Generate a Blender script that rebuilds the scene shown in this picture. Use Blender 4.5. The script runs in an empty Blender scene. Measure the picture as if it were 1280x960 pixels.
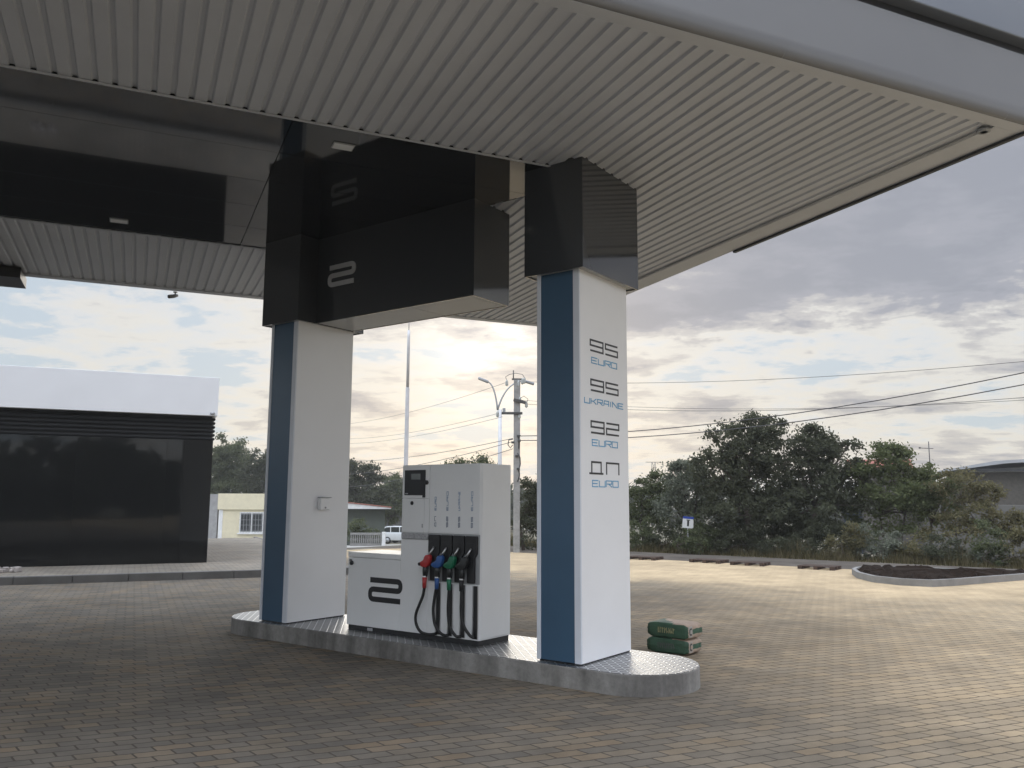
import bpy, bmesh, math, random
import numpy as np
from mathutils import Vector, Matrix

random.seed(7)
rng = np.random.default_rng(11)
scene = bpy.context.scene
COL = scene.collection
R = math.radians
PI = math.pi

# ------------------------------------------------------------------ camera
F_PX, PITCH, ROLL, HEYE = 1047.6, 0.13704947, 0.00486375, 1.65      # focal length in pixels of a 1280 wide frame
IA, CA = -0.63515495, 0.41958656                                    # island heading, canopy heading
IO = (-0.32257812, 8.70968607)                                      # front right corner of the dispenser
FW = Vector((0, math.cos(PITCH), math.sin(PITCH)))
_u = Vector((0, -math.sin(PITCH), math.cos(PITCH)))
_r = Vector((1, 0, 0))
RT = _r * math.cos(ROLL) + _u * math.sin(ROLL)
UP = -_r * math.sin(ROLL) + _u * math.cos(ROLL)
cam = bpy.data.cameras.new('camera')
cam.sensor_fit = 'HORIZONTAL'; cam.sensor_width = 36.0; cam.lens = 36.0 * F_PX / 1280.0
cam.clip_start = 0.05; cam.clip_end = 3000
camo = bpy.data.objects.new('camera', cam); COL.objects.link(camo)
M = Matrix((RT, UP, -FW)).transposed().to_4x4(); M.translation = Vector((0, 0, HEYE))
camo.matrix_world = M
scene.camera = camo

def at(px, py, Y):
    d = RT * (px - 640) + UP * (480 - py) + FW * F_PX
    d = d * (Y / d.y)
    return Vector((d.x, Y, HEYE + d.z))
def isl(x, y, z=0.0):
    return Vector((IO[0] + x * math.cos(IA) - y * math.sin(IA), IO[1] + x * math.sin(IA) + y * math.cos(IA), z))
def can(c, d, z=0.0):
    return Vector((c * math.cos(CA) - d * math.sin(CA), c * math.sin(CA) + d * math.cos(CA), z))
def to_isl(x, y):
    x -= IO[0]; y -= IO[1]
    return x * math.cos(IA) + y * math.sin(IA), -x * math.sin(IA) + y * math.cos(IA)
def isl_to_can(x, y):
    p = isl(x, y)
    return p.x * math.cos(CA) + p.y * math.sin(CA), -p.x * math.sin(CA) + p.y * math.cos(CA)
def sstep(t):
    t = min(1.0, max(0.0, t)); return t * t * (3 - 2 * t)
def ground_z(x, y):
    """the site stands a little above the land behind it"""
    b = to_isl(x, y)[1]
    left = 0.045 * max(0.0, y - 26.0)
    right = 0.055 * max(0.0, b - 18.8)
    w = sstep((x + 8) / 7)
    return -min(2.6, left * (1 - w) + right * w)

# ------------------------------------------------------------------ object helpers
def thing(name, label, cat, loc=(0, 0, 0), rotz=0.0, group=None):
    o = bpy.data.objects.new(name, None); COL.objects.link(o)
    o.empty_display_size = 0.2
    o.location = loc; o.rotation_euler = (0, 0, rotz)
    o['label'] = label; o['category'] = cat
    if group: o['group'] = group
    return o
def tag(o, label, cat, group=None, kind=None):
    o['label'] = label; o['category'] = cat
    if group: o['group'] = group
    if kind: o['kind'] = kind
    return o
def link_mesh(name, me, mat, parent=None, smooth=False, label=None, loc=None, rotz=0.0):
    o = bpy.data.objects.new(name, me); COL.objects.link(o)
    if mat is not None: me.materials.append(mat)
    if smooth:
        me.polygons.foreach_set('use_smooth', [True] * len(me.polygons))
    if parent is not None: o.parent = parent
    if loc is not None: o.location = loc
    o.rotation_euler = (0, 0, rotz)
    if label: o['label'] = label
    return o

class MB:
    """collects boxes, prisms, tubes and strokes into one mesh"""
    def __init__(self, off=(0, 0, 0)):
        self.bm = bmesh.new(); self.off = Vector(off)
    def face(self, pts):
        vs = [self.bm.verts.new(Vector(p) - self.off) for p in pts]
        return self.bm.faces.new(vs)
    def box(self, x0, x1, y0, y1, z0, z1, bev=0.0, seg=2, rot=None, piv=None):
        b = bmesh.new()
        bmesh.ops.create_cube(b, size=1.0)
        for v in b.verts:
            v.co = Vector(((x0 + x1) / 2 + v.co.x * (x1 - x0), (y0 + y1) / 2 + v.co.y * (y1 - y0), (z0 + z1) / 2 + v.co.z * (z1 - z0)))
        if bev > 0:
            bmesh.ops.bevel(b, geom=list(b.edges), offset=bev, segments=seg, affect='EDGES', profile=0.5)
        if rot is not None:
            pv = Vector(piv) if piv else Vector(((x0 + x1) / 2, (y0 + y1) / 2, (z0 + z1) / 2))
            bmesh.ops.transform(b, matrix=Matrix.Translation(pv) @ rot @ Matrix.Translation(-pv), verts=b.verts)
        self._merge(b); return self
    def _merge(self, b):
        bmesh.ops.translate(b, vec=-self.off, verts=b.verts)
        me = bpy.data.meshes.new('tmp'); b.to_mesh(me); b.free()
        self.bm.from_mesh(me); bpy.data.meshes.remove(me)
    def prism(self, poly, f, w0, w1, bev=0.0, seg=2):
        """poly: 2-D outline (u, v); f(u, v, w) -> point; extruded w0..w1"""
        b = bmesh.new()
        a = [b.verts.new(f(u, v, w0)) for u, v in poly]
        c = [b.verts.new(f(u, v, w1)) for u, v in poly]
        n = len(poly)
        b.faces.new(a[::-1]); b.faces.new(c)
        for i in range(n):
            b.faces.new((a[i], a[(i + 1) % n], c[(i + 1) % n], c[i]))
        bmesh.ops.recalc_face_normals(b, faces=b.faces)
        if bev > 0:
            es = [e for e in b.edges if len(e.link_faces) == 2 and e.calc_face_angle(0) > 0.35]
            bmesh.ops.bevel(b, geom=es, offset=bev, segments=seg, affect='EDGES', profile=0.5)
        self._merge(b); return self
    def tube(self, path, rad, n=8, caps=True):
        path = [Vector(p) for p in path]
        rr = rad if isinstance(rad, (list, tuple)) else [rad] * len(path)
        b = bmesh.new(); rings = []
        prev = None
        for i, p in enumerate(path):
            t = (path[min(i + 1, len(path) - 1)] - path[max(i - 1, 0)]).normalized()
            ref = prev if prev is not None else (Vector((0, 0, 1)) if abs(t.z) < 0.9 else Vector((1, 0, 0)))
            x = (ref - t * ref.dot(t))
            x = x.normalized() if x.length > 1e-6 else t.orthogonal().normalized()
            prev = x; y = t.cross(x)
            rings.append([b.verts.new(p + (x * math.cos(2 * PI * k / n) + y * math.sin(2 * PI * k / n)) * rr[i]) for k in range(n)])
        for i in range(len(rings) - 1):
            for k in range(n):
                b.faces.new((rings[i][k], rings[i][(k + 1) % n], rings[i + 1][(k + 1) % n], rings[i + 1][k]))
        if caps:
            b.faces.new(rings[0][::-1]); b.faces.new(rings[-1])
        for fc in b.faces: fc.smooth = True
        self._merge(b); return self
    def lathe(self, prof, c=(0, 0, 0), n=16):
        b = bmesh.new(); rings = []
        for r, z in prof:
            rings.append([b.verts.new(Vector(c) + Vector((r * math.cos(2 * PI * k / n), r * math.sin(2 * PI * k / n), z))) for k in range(n)])
        for i in range(len(rings) - 1):
            for k in range(n):
                b.faces.new((rings[i][k], rings[i][(k + 1) % n], rings[i + 1][(k + 1) % n], rings[i + 1][k]))
        b.faces.new(rings[0][::-1]); b.faces.new(rings[-1])
        for fc in b.faces: fc.smooth = True
        self._merge(b); return self
    def stroke(self, pts, t, f, w0, w1, rnd=0.0):
        """a flat lettering stroke of width t along a 2-D polyline"""
        P = [Vector(p) for p in pts]
        closed = (P[0] - P[-1]).length < 1e-6
        if closed: P = P[:-1]
        Q = []
        n = len(P)
        for i, p in enumerate(P):
            if rnd > 0 and (closed or 0 < i < n - 1):
                a = P[(i - 1) % n]; c = P[(i + 1) % n]
                da = (a - p); dc = (c - p)
                k = min(rnd, da.length * 0.49, dc.length * 0.49)
                s, e = p + da.normalized() * k, p + dc.normalized() * k
                for j in range(5):
                    q = j / 4
                    Q.append(s * (1 - q) ** 2 + p * 2 * q * (1 - q) + e * q * q)
            else: Q.append(p)
        m = len(Q); L = []; Rr = []
        for i, p in enumerate(Q):
            d0 = (p - Q[(i - 1) % m]) if (closed or i > 0) else None
            d1 = (Q[(i + 1) % m] - p) if (closed or i < m - 1) else None
            d0 = d0.normalized() if d0 is not None and d0.length > 1e-9 else None
            d1 = d1.normalized() if d1 is not None and d1.length > 1e-9 else None
            if d0 is None: d0 = d1
            if d1 is None: d1 = d0
            n0 = Vector((-d0.y, d0.x)); n1 = Vector((-d1.y, d1.x))
            nn = n0 + n1
            nn = nn.normalized() if nn.length > 1e-6 else n0
            k = (t / 2) / max(0.45, nn.dot(n0))
            L.append(p + nn * k); Rr.append(p - nn * k)
        b = bmesh.new()
        V = [[b.verts.new(f(q.x, q.y, w)) for q in seq] for w in (w0, w1) for seq in (L, Rr)]
        l0, r0, l1, r1 = V
        rngs = range(m if closed else m - 1)
        for i in rngs:
            j = (i + 1) % m
            b.faces.new((l1[i], r1[i], r1[j], l1[j]))
            b.faces.new((l0[i], l0[j], r0[j], r0[i]))
            b.faces.new((l0[i], l1[i], l1[j], l0[j]))
            b.faces.new((r0[i], r0[j], r1[j], r1[i]))
        if not closed:
            b.faces.new((l0[0], r0[0], r1[0], l1[0])); b.faces.new((l0[-1], l1[-1], r1[-1], r0[-1]))
        bmesh.ops.recalc_face_normals(b, faces=b.faces)
        self._merge(b); return self
    def build(self, name, mat, parent=None, label=None, smooth=False, loc=None, rotz=0.0):
        me = bpy.data.meshes.new(name)
        self.bm.to_mesh(me); self.bm.free()
        return link_mesh(name, me, mat, parent, smooth, label, loc, rotz)

# ------------------------------------------------------------------ materials
def new_mat(name):
    m = bpy.data.materials.new(name); m.use_nodes = True
    nt = m.node_tree
    return m, nt, nt.nodes, nt.links, nt.nodes['Principled BSDF']
def rgba(c): return (c[0], c[1], c[2], 1.0)
def simple(name, col, rough=0.5, metal=0.0, spec=0.5, var=0.12, scale=3.0, bump=0.0, bscale=60.0, coat=0.0, rvar=0.15):
    """one paint or stuff with uneven tone, gloss and surface"""
    m, nt, N, L, P = new_mat(name)
    tc = N.new('ShaderNodeTexCoord')
    n1 = N.new('ShaderNodeTexNoise'); n1.inputs['Scale'].default_value = scale; n1.inputs['Detail'].default_value = 7; n1.inputs['Roughness'].default_value = 0.62
    L.new(tc.outputs['Object'], n1.inputs['Vector'])
    mx = N.new('ShaderNodeMix'); mx.data_type = 'RGBA'
    mr = N.new('ShaderNodeMapRange'); mr.inputs[1].default_value = 0.3; mr.inputs[2].default_value = 0.7
    L.new(n1.outputs[0], mr.inputs[0]); L.new(mr.outputs[0], mx.inputs[0])
    mx.inputs[6].default_value = rgba([c * (1 - var) for c in col]); mx.inputs[7].default_value = rgba([min(1, c * (1 + var)) for c in col])
    L.new(mx.outputs[2], P.inputs['Base Color'])
    r = N.new('ShaderNodeMapRange'); r.inputs[3].default_value = max(0.0, rough * (1 - rvar)); r.inputs[4].default_value = min(1, rough * (1 + rvar))
    L.new(n1.outputs[0], r.inputs[0]); L.new(r.outputs[0], P.inputs['Roughness'])
    P.inputs['Metallic'].default_value = metal; P.inputs['Specular IOR Level'].default_value = spec
    if coat: P.inputs['Coat Weight'].default_value = coat; P.inputs['Coat Roughness'].default_value = 0.05
    if bump > 0:
        n2 = N.new('ShaderNodeTexNoise'); n2.inputs['Scale'].default_value = bscale; n2.inputs['Detail'].default_value = 5
        L.new(tc.outputs['Object'], n2.inputs['Vector'])
        b = N.new('ShaderNodeBump'); b.inputs['Strength'].default_value = bump; b.inputs['Distance'].default_value = 0.02
        L.new(n2.outputs[0], b.inputs['Height']); L.new(b.outputs[0], P.inputs['Normal'])
    return m

def gloss_panel(name, col, rough=0.06, spec=0.5, wave=0.06, wscale=1.2):
    """polished composite sheet, slightly wavy"""
    m, nt, N, L, P = new_mat(name)
    P.inputs['Base Color'].default_value = rgba(col)
    P.inputs['Specular IOR Level'].default_value = spec
    tc = N.new('ShaderNodeTexCoord')
    n1 = N.new('ShaderNodeTexNoise'); n1.inputs['Scale'].default_value = wscale; n1.inputs['Detail'].default_value = 1
    n2 = N.new('ShaderNodeTexNoise'); n2.inputs['Scale'].default_value = 4.0; n2.inputs['Detail'].default_value = 8
    L.new(tc.outputs['Object'], n1.inputs['Vector']); L.new(tc.outputs['Object'], n2.inputs['Vector'])
    b = N.new('ShaderNodeBump'); b.inputs['Strength'].default_value = wave; b.inputs['Distance'].default_value = 0.05
    L.new(n1.outputs[0], b.inputs['Height']); L.new(b.outputs[0], P.inputs['Normal'])
    r = N.new('ShaderNodeMapRange'); r.inputs[1].default_value = 0.3; r.inputs[2].default_value = 0.75
    r.inputs[3].default_value = rough * 0.85; r.inputs[4].default_value = rough * 1.2
    L.new(n2.outputs[0], r.inputs[0]); L.new(r.outputs[0], P.inputs['Roughness'])
    return m

def math_node(nt, op, a, b=None):
    n = nt.nodes.new('ShaderNodeMath'); n.operation = op
    for i, v in enumerate((a, b)):
        if v is None: continue
        if isinstance(v, (int, float)): n.inputs[i].default_value = v
        else: nt.links.new(v, n.inputs[i])
    return n.outputs[0]

def paver_mat(name, sandy):
    """interlocking concrete block paving with zigzag edges; blocks of mixed grey, brown and ochre"""
    m, nt, N, L, P = new_mat(name)
    tc = N.new('ShaderNodeTexCoord')
    sep = N.new('ShaderNodeSeparateXYZ'); L.new(tc.outputs['Object'], sep.inputs[0])
    X, Y = sep.outputs[0], sep.outputs[1]
    def tri(v, per):
        q = math_node(nt, 'PINGPONG', v, per / 2.0)          # 0..per/2
        return math_node(nt, 'SUBTRACT', q, per / 4.0)
    yy = math_node(nt, 'ADD', Y, math_node(nt, 'MULTIPLY', tri(X, 0.118), 0.11))
    fy = math_node(nt, 'DIVIDE', math_node(nt, 'FLOORED_MODULO', yy, 0.118), 0.118)
    xx = math_node(nt, 'ADD', X, math_node(nt, 'MULTIPLY', fy, 0.032))          # slanted block ends
    cmb = N.new('ShaderNodeCombineXYZ'); L.new(xx, cmb.inputs[0]); L.new(yy, cmb.inputs[1])
    bt = N.new('ShaderNodeTexBrick'); L.new(cmb.outputs[0], bt.inputs['Vector'])
    bt.offset = 0.5; bt.inputs['Scale'].default_value = 1.0
    bt.inputs['Brick Width'].default_value = 0.236; bt.inputs['Row Height'].default_value = 0.118
    bt.inputs['Mortar Size'].default_value = 0.0075; bt.inputs['Mortar Smooth'].default_value = 0.2
    bt.inputs['Color1'].default_value = (0, 0, 0, 1); bt.inputs['Color2'].default_value = (1, 1, 1, 1)
    bt.inputs['Mortar'].default_value = (0.5, 0.5, 0.5, 1)
    # block colours
    cr = N.new('ShaderNodeValToRGB'); e = cr.color_ramp.elements
    e[0].position = 0.0; e[0].color = (0.122, 0.110, 0.094, 1)
    e[1].position = 1.0; e[1].color = (0.191, 0.161, 0.123, 1)
    x = cr.color_ramp.elements.new(0.45); x.color = (0.153, 0.135, 0.111, 1)
    x = cr.color_ramp.elements.new(0.82); x.color = (0.170, 0.142, 0.107, 1)
    x = cr.color_ramp.elements.new(0.93); x.color = (0.187, 0.144, 0.099, 1)
    L.new(bt.outputs['Color'], cr.inputs[0])
    # pallets of blocks laid in patches: ochre here, blue-grey there
    n1 = N.new('ShaderNodeTexNoise'); n1.inputs['Scale'].default_value = 0.28; n1.inputs['Detail'].default_value = 4; n1.inputs['Roughness'].default_value = 0.6
    L.new(tc.outputs['Object'], n1.inputs['Vector'])
    n2 = N.new('ShaderNodeTexNoise'); n2.inputs['Scale'].default_value = 1.6; n2.inputs['Detail'].default_value = 8; n2.inputs['Roughness'].default_value = 0.7
    L.new(tc.outputs['Object'], n2.inputs['Vector'])
    if sandy:
        # sand swept over the blocks, thickest along the road side
        pos = N.new('ShaderNodeSeparateXYZ'); L.new(tc.outputs['Object'], pos.inputs[0])
        sa, ca_ = math.sin(IA - CA), math.cos(IA - CA)
        bb = math_node(nt, 'ADD', math_node(nt, 'MULTIPLY', pos.outputs[0], -sa), math_node(nt, 'MULTIPLY', pos.outputs[1], ca_))
        aa = math_node(nt, 'ADD', math_node(nt, 'MULTIPLY', pos.outputs[0], ca_), math_node(nt, 'MULTIPLY', pos.outputs[1], sa))
        # distance to island frame
        ox = IO[0] * math.cos(IA) + IO[1] * math.sin(IA); oy = -IO[0] * math.sin(IA) + IO[1] * math.cos(IA)
        B = math_node(nt, 'SUBTRACT', bb, oy)
        A = math_node(nt, 'SUBTRACT', aa, ox)
        far = N.new('ShaderNodeMapRange'); far.interpolation_type = 'SMOOTHSTEP'
        far.inputs[1].default_value = 7.5; far.inputs[2].default_value = 11.0
        L.new(math_node(nt, 'ADD', B, math_node(nt, 'MULTIPLY', math_node(nt, 'SUBTRACT', n1.outputs[0], 0.5), 9.0)), far.inputs[0])
        mid = N.new('ShaderNodeMapRange'); mid.interpolation_type = 'SMOOTHSTEP'  # paler ochre blocks, with the light beyond the canopy put into the colour
        mid.inputs[1].default_value = -0.8; mid.inputs[2].default_value = 5.6
        L.new(math_node(nt, 'ADD', math_node(nt, 'ADD', math_node(nt, 'MULTIPLY', A, 0.75), math_node(nt, 'MULTIPLY', B, 0.55)), math_node(nt, 'MULTIPLY', math_node(nt, 'SUBTRACT', n1.outputs[0], 0.5), 6.0)), mid.inputs[0])
        m1 = N.new('ShaderNodeMix'); m1.data_type = 'RGBA'; m1.blend_type = 'MIX'
        L.new(math_node(nt, 'MULTIPLY', mid.outputs[0], 0.95), m1.inputs[0]); L.new(cr.outputs[0], m1.inputs[6])
        ochre = N.new('ShaderNodeMix'); ochre.data_type = 'RGBA'
        L.new(bt.outputs['Color'], ochre.inputs[0]); ochre.inputs[6].default_value = (0.335, 0.268, 0.180, 1); ochre.inputs[7].default_value = (0.405, 0.312, 0.196, 1)
        L.new(ochre.outputs[2], m1.inputs[7])
        m2 = N.new('ShaderNodeMix'); m2.data_type = 'RGBA'
        L.new(math_node(nt, 'MULTIPLY', far.outputs[0], 0.85), m2.inputs[0]); L.new(m1.outputs[2], m2.inputs[6]); m2.inputs[7].default_value = (0.45, 0.345, 0.215, 1)
        base = m2.outputs[2]; sandfac = far.outputs[0]
    else:
        m1 = N.new('ShaderNodeMix'); m1.data_type = 'RGBA'; m1.inputs[0].default_value = 0.45
        L.new(cr.outputs[0], m1.inputs[6]); m1.inputs[7].default_value = (0.297, 0.271, 0.228, 1)
        base = m1.outputs[2]; sandfac = None
    # dust and stains
    mr = N.new('ShaderNodeMapRange'); mr.inputs[1].default_value = 0.25; mr.inputs[2].default_value = 0.75; mr.inputs[3].default_value = 0.70; mr.inputs[4].default_value = 1.25
    L.new(n2.outputs[0], mr.inputs[0])
    mr2 = N.new('ShaderNodeMapRange'); mr2.inputs[1].default_value = 0.3; mr2.inputs[2].default_value = 0.7; mr2.inputs[3].default_value = 0.80; mr2.inputs[4].default_value = 1.18
    L.new(n1.outputs[0], mr2.inputs[0])
    vs = N.new('ShaderNodeVectorMath'); vs.operation = 'SCALE'
    L.new(base, vs.inputs[0]); L.new(math_node(nt, 'MULTIPLY', mr.outputs[0], mr2.outputs[0]), vs.inputs['Scale'])
    # joints
    j = N.new('ShaderNodeMix'); j.data_type = 'RGBA'
    jf = math_node(nt, 'MULTIPLY', bt.outputs['Fac'], 0.82) if sandfac is None else math_node(nt, 'MULTIPLY', bt.outputs['Fac'], math_node(nt, 'SUBTRACT', 0.82, math_node(nt, 'MULTIPLY', sandfac, 0.55)))
    L.new(jf, j.inputs[0]); L.new(vs.outputs[0], j.inputs[6]); j.inputs[7].default_value = (0.053, 0.045, 0.035, 1)
    L.new(j.outputs[2], P.inputs['Base Color'])
    P.inputs['Roughness'].default_value = 0.9; P.inputs['Specular IOR Level'].default_value = 0.2
    n3 = N.new('ShaderNodeTexNoise'); n3.inputs['Scale'].default_value = 120; n3.inputs['Detail'].default_value = 4
    L.new(tc.outputs['Object'], n3.inputs['Vector'])
    # each block sits a little higher or lower
    h = math_node(nt, 'ADD', math_node(nt, 'MULTIPLY', math_node(nt, 'SUBTRACT', 1.0, bt.outputs['Fac']), 1.0), math_node(nt, 'MULTIPLY', n3.outputs[0], 0.22))
    bw = N.new('ShaderNodeRGBToBW'); L.new(bt.outputs['Color'], bw.inputs[0])
    h = math_node(nt, 'ADD', h, math_node(nt, 'MULTIPLY', bw.outputs[0], 0.35))
    b = N.new('ShaderNodeBump'); b.inputs['Strength'].default_value = 0.55; b.inputs['Distance'].default_value = 0.008
    L.new(h, b.inputs['Height']); L.new(b.outputs[0], P.inputs['Normal'])
    return m

def tread_mat():
    """aluminium checker plate: raised lozenges turned left and right in turn"""
    m, nt, N, L, P = new_mat('tread_plate')
    tc = N.new('ShaderNodeTexCoord')
    sep = N.new('ShaderNodeSeparateXYZ'); L.new(tc.outputs['Object'], sep.inputs[0])
    S = 0.055
    u = math_node(nt, 'DIVIDE', sep.outputs[0], S); v = math_node(nt, 'DIVIDE', sep.outputs[1], S)
    iu = math_node(nt, 'FLOOR', u); iv = math_node(nt, 'FLOOR', v)
    fu = math_node(nt, 'SUBTRACT', math_node(nt, 'SUBTRACT', u, iu), 0.5); fv = math_node(nt, 'SUBTRACT', math_node(nt, 'SUBTRACT', v, iv), 0.5)
    par = math_node(nt, 'FLOORED_MODULO', math_node(nt, 'ADD', iu, iv), 2.0)
    sgn = math_node(nt, 'SUBTRACT', math_node(nt, 'MULTIPLY', par, 2.0), 1.0)
    a = math_node(nt, 'ADD', math_node(nt, 'MULTIPLY', fu, 0.707), math_node(nt, 'MULTIPLY', math_node(nt, 'MULTIPLY', fv, 0.707), sgn))
    b = math_node(nt, 'SUBTRACT', math_node(nt, 'MULTIPLY', fv, 0.707), math_node(nt, 'MULTIPLY', math_node(nt, 'MULTIPLY', fu, 0.707), sgn))
    d = math_node(nt, 'ADD', math_node(nt, 'POWER', math_node(nt, 'DIVIDE', a, 0.62), 2.0), math_node(nt, 'POWER', math_node(nt, 'DIVIDE', b, 0.17), 2.0))
    hh = math_node(nt, 'MAXIMUM', math_node(nt, 'SUBTRACT', 1.0, d), 0.0)
    bp = N.new('ShaderNodeBump'); bp.inputs['Strength'].default_value = 1.0; bp.inputs['Distance'].default_value = 0.004
    L.new(hh, bp.inputs['Height']); L.new(bp.outputs[0], P.inputs['Normal'])
    n = N.new('ShaderNodeTexNoise'); n.inputs['Scale'].default_value = 5; n.inputs['Detail'].default_value = 8
    L.new(tc.outputs['Object'], n.inputs['Vector'])
    cr = N.new('ShaderNodeValToRGB'); cr.color_ramp.elements[0].color = (0.20, 0.203, 0.206, 1); cr.color_ramp.elements[1].color = (0.28, 0.283, 0.287, 1)
    cr.color_ramp.elements[0].position = 0.3; cr.color_ramp.elements[1].position = 0.7
    L.new(n.outputs[0], cr.inputs[0])
    lozenge_tone = N.new('ShaderNodeMix'); lozenge_tone.data_type = 'RGBA'     # polished lozenges on duller sheet, relief glint put into the colour
    L.new(math_node(nt, 'MINIMUM', math_node(nt, 'MULTIPLY', hh, 2.5), 1.0), lozenge_tone.inputs[0]); lozenge_tone.inputs[7].default_value = (0.80, 0.805, 0.81, 1)
    L.new(cr.outputs[0], lozenge_tone.inputs[6]); L.new(lozenge_tone.outputs[2], P.inputs['Base Color'])
    P.inputs['Metallic'].default_value = 1.0
    r = N.new('ShaderNodeMapRange'); r.inputs[3].default_value = 0.28; r.inputs[4].default_value = 0.46
    L.new(n.outputs[0], r.inputs[0]); L.new(r.outputs[0], P.inputs['Roughness'])
    return m

def leaf_mat(name, c0, c1, trans=0.35):
    m, nt, N, L, P = new_mat(name)
    g = N.new('ShaderNodeNewGeometry')
    cr = N.new('ShaderNodeValToRGB'); cr.color_ramp.elements[0].color = rgba(c0); cr.color_ramp.elements[1].color = rgba(c1)
    L.new(g.outputs['Random Per Island'], cr.inputs[0])
    L.new(cr.outputs[0], P.inputs['Base Color']); P.inputs['Roughness'].default_value = 0.75; P.inputs['Specular IOR Level'].default_value = 0.08
    t = N.new('ShaderNodeBsdfTranslucent'); L.new(cr.outputs[0], t.inputs['Color'])
    mx = N.new('ShaderNodeMixShader'); mx.inputs[0].default_value = trans
    L.new(P.outputs[0], mx.inputs[1]); L.new(t.outputs[0], mx.inputs[2])
    L.new(mx.outputs[0], N['Material Output'].inputs['Surface'])
    return m

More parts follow.
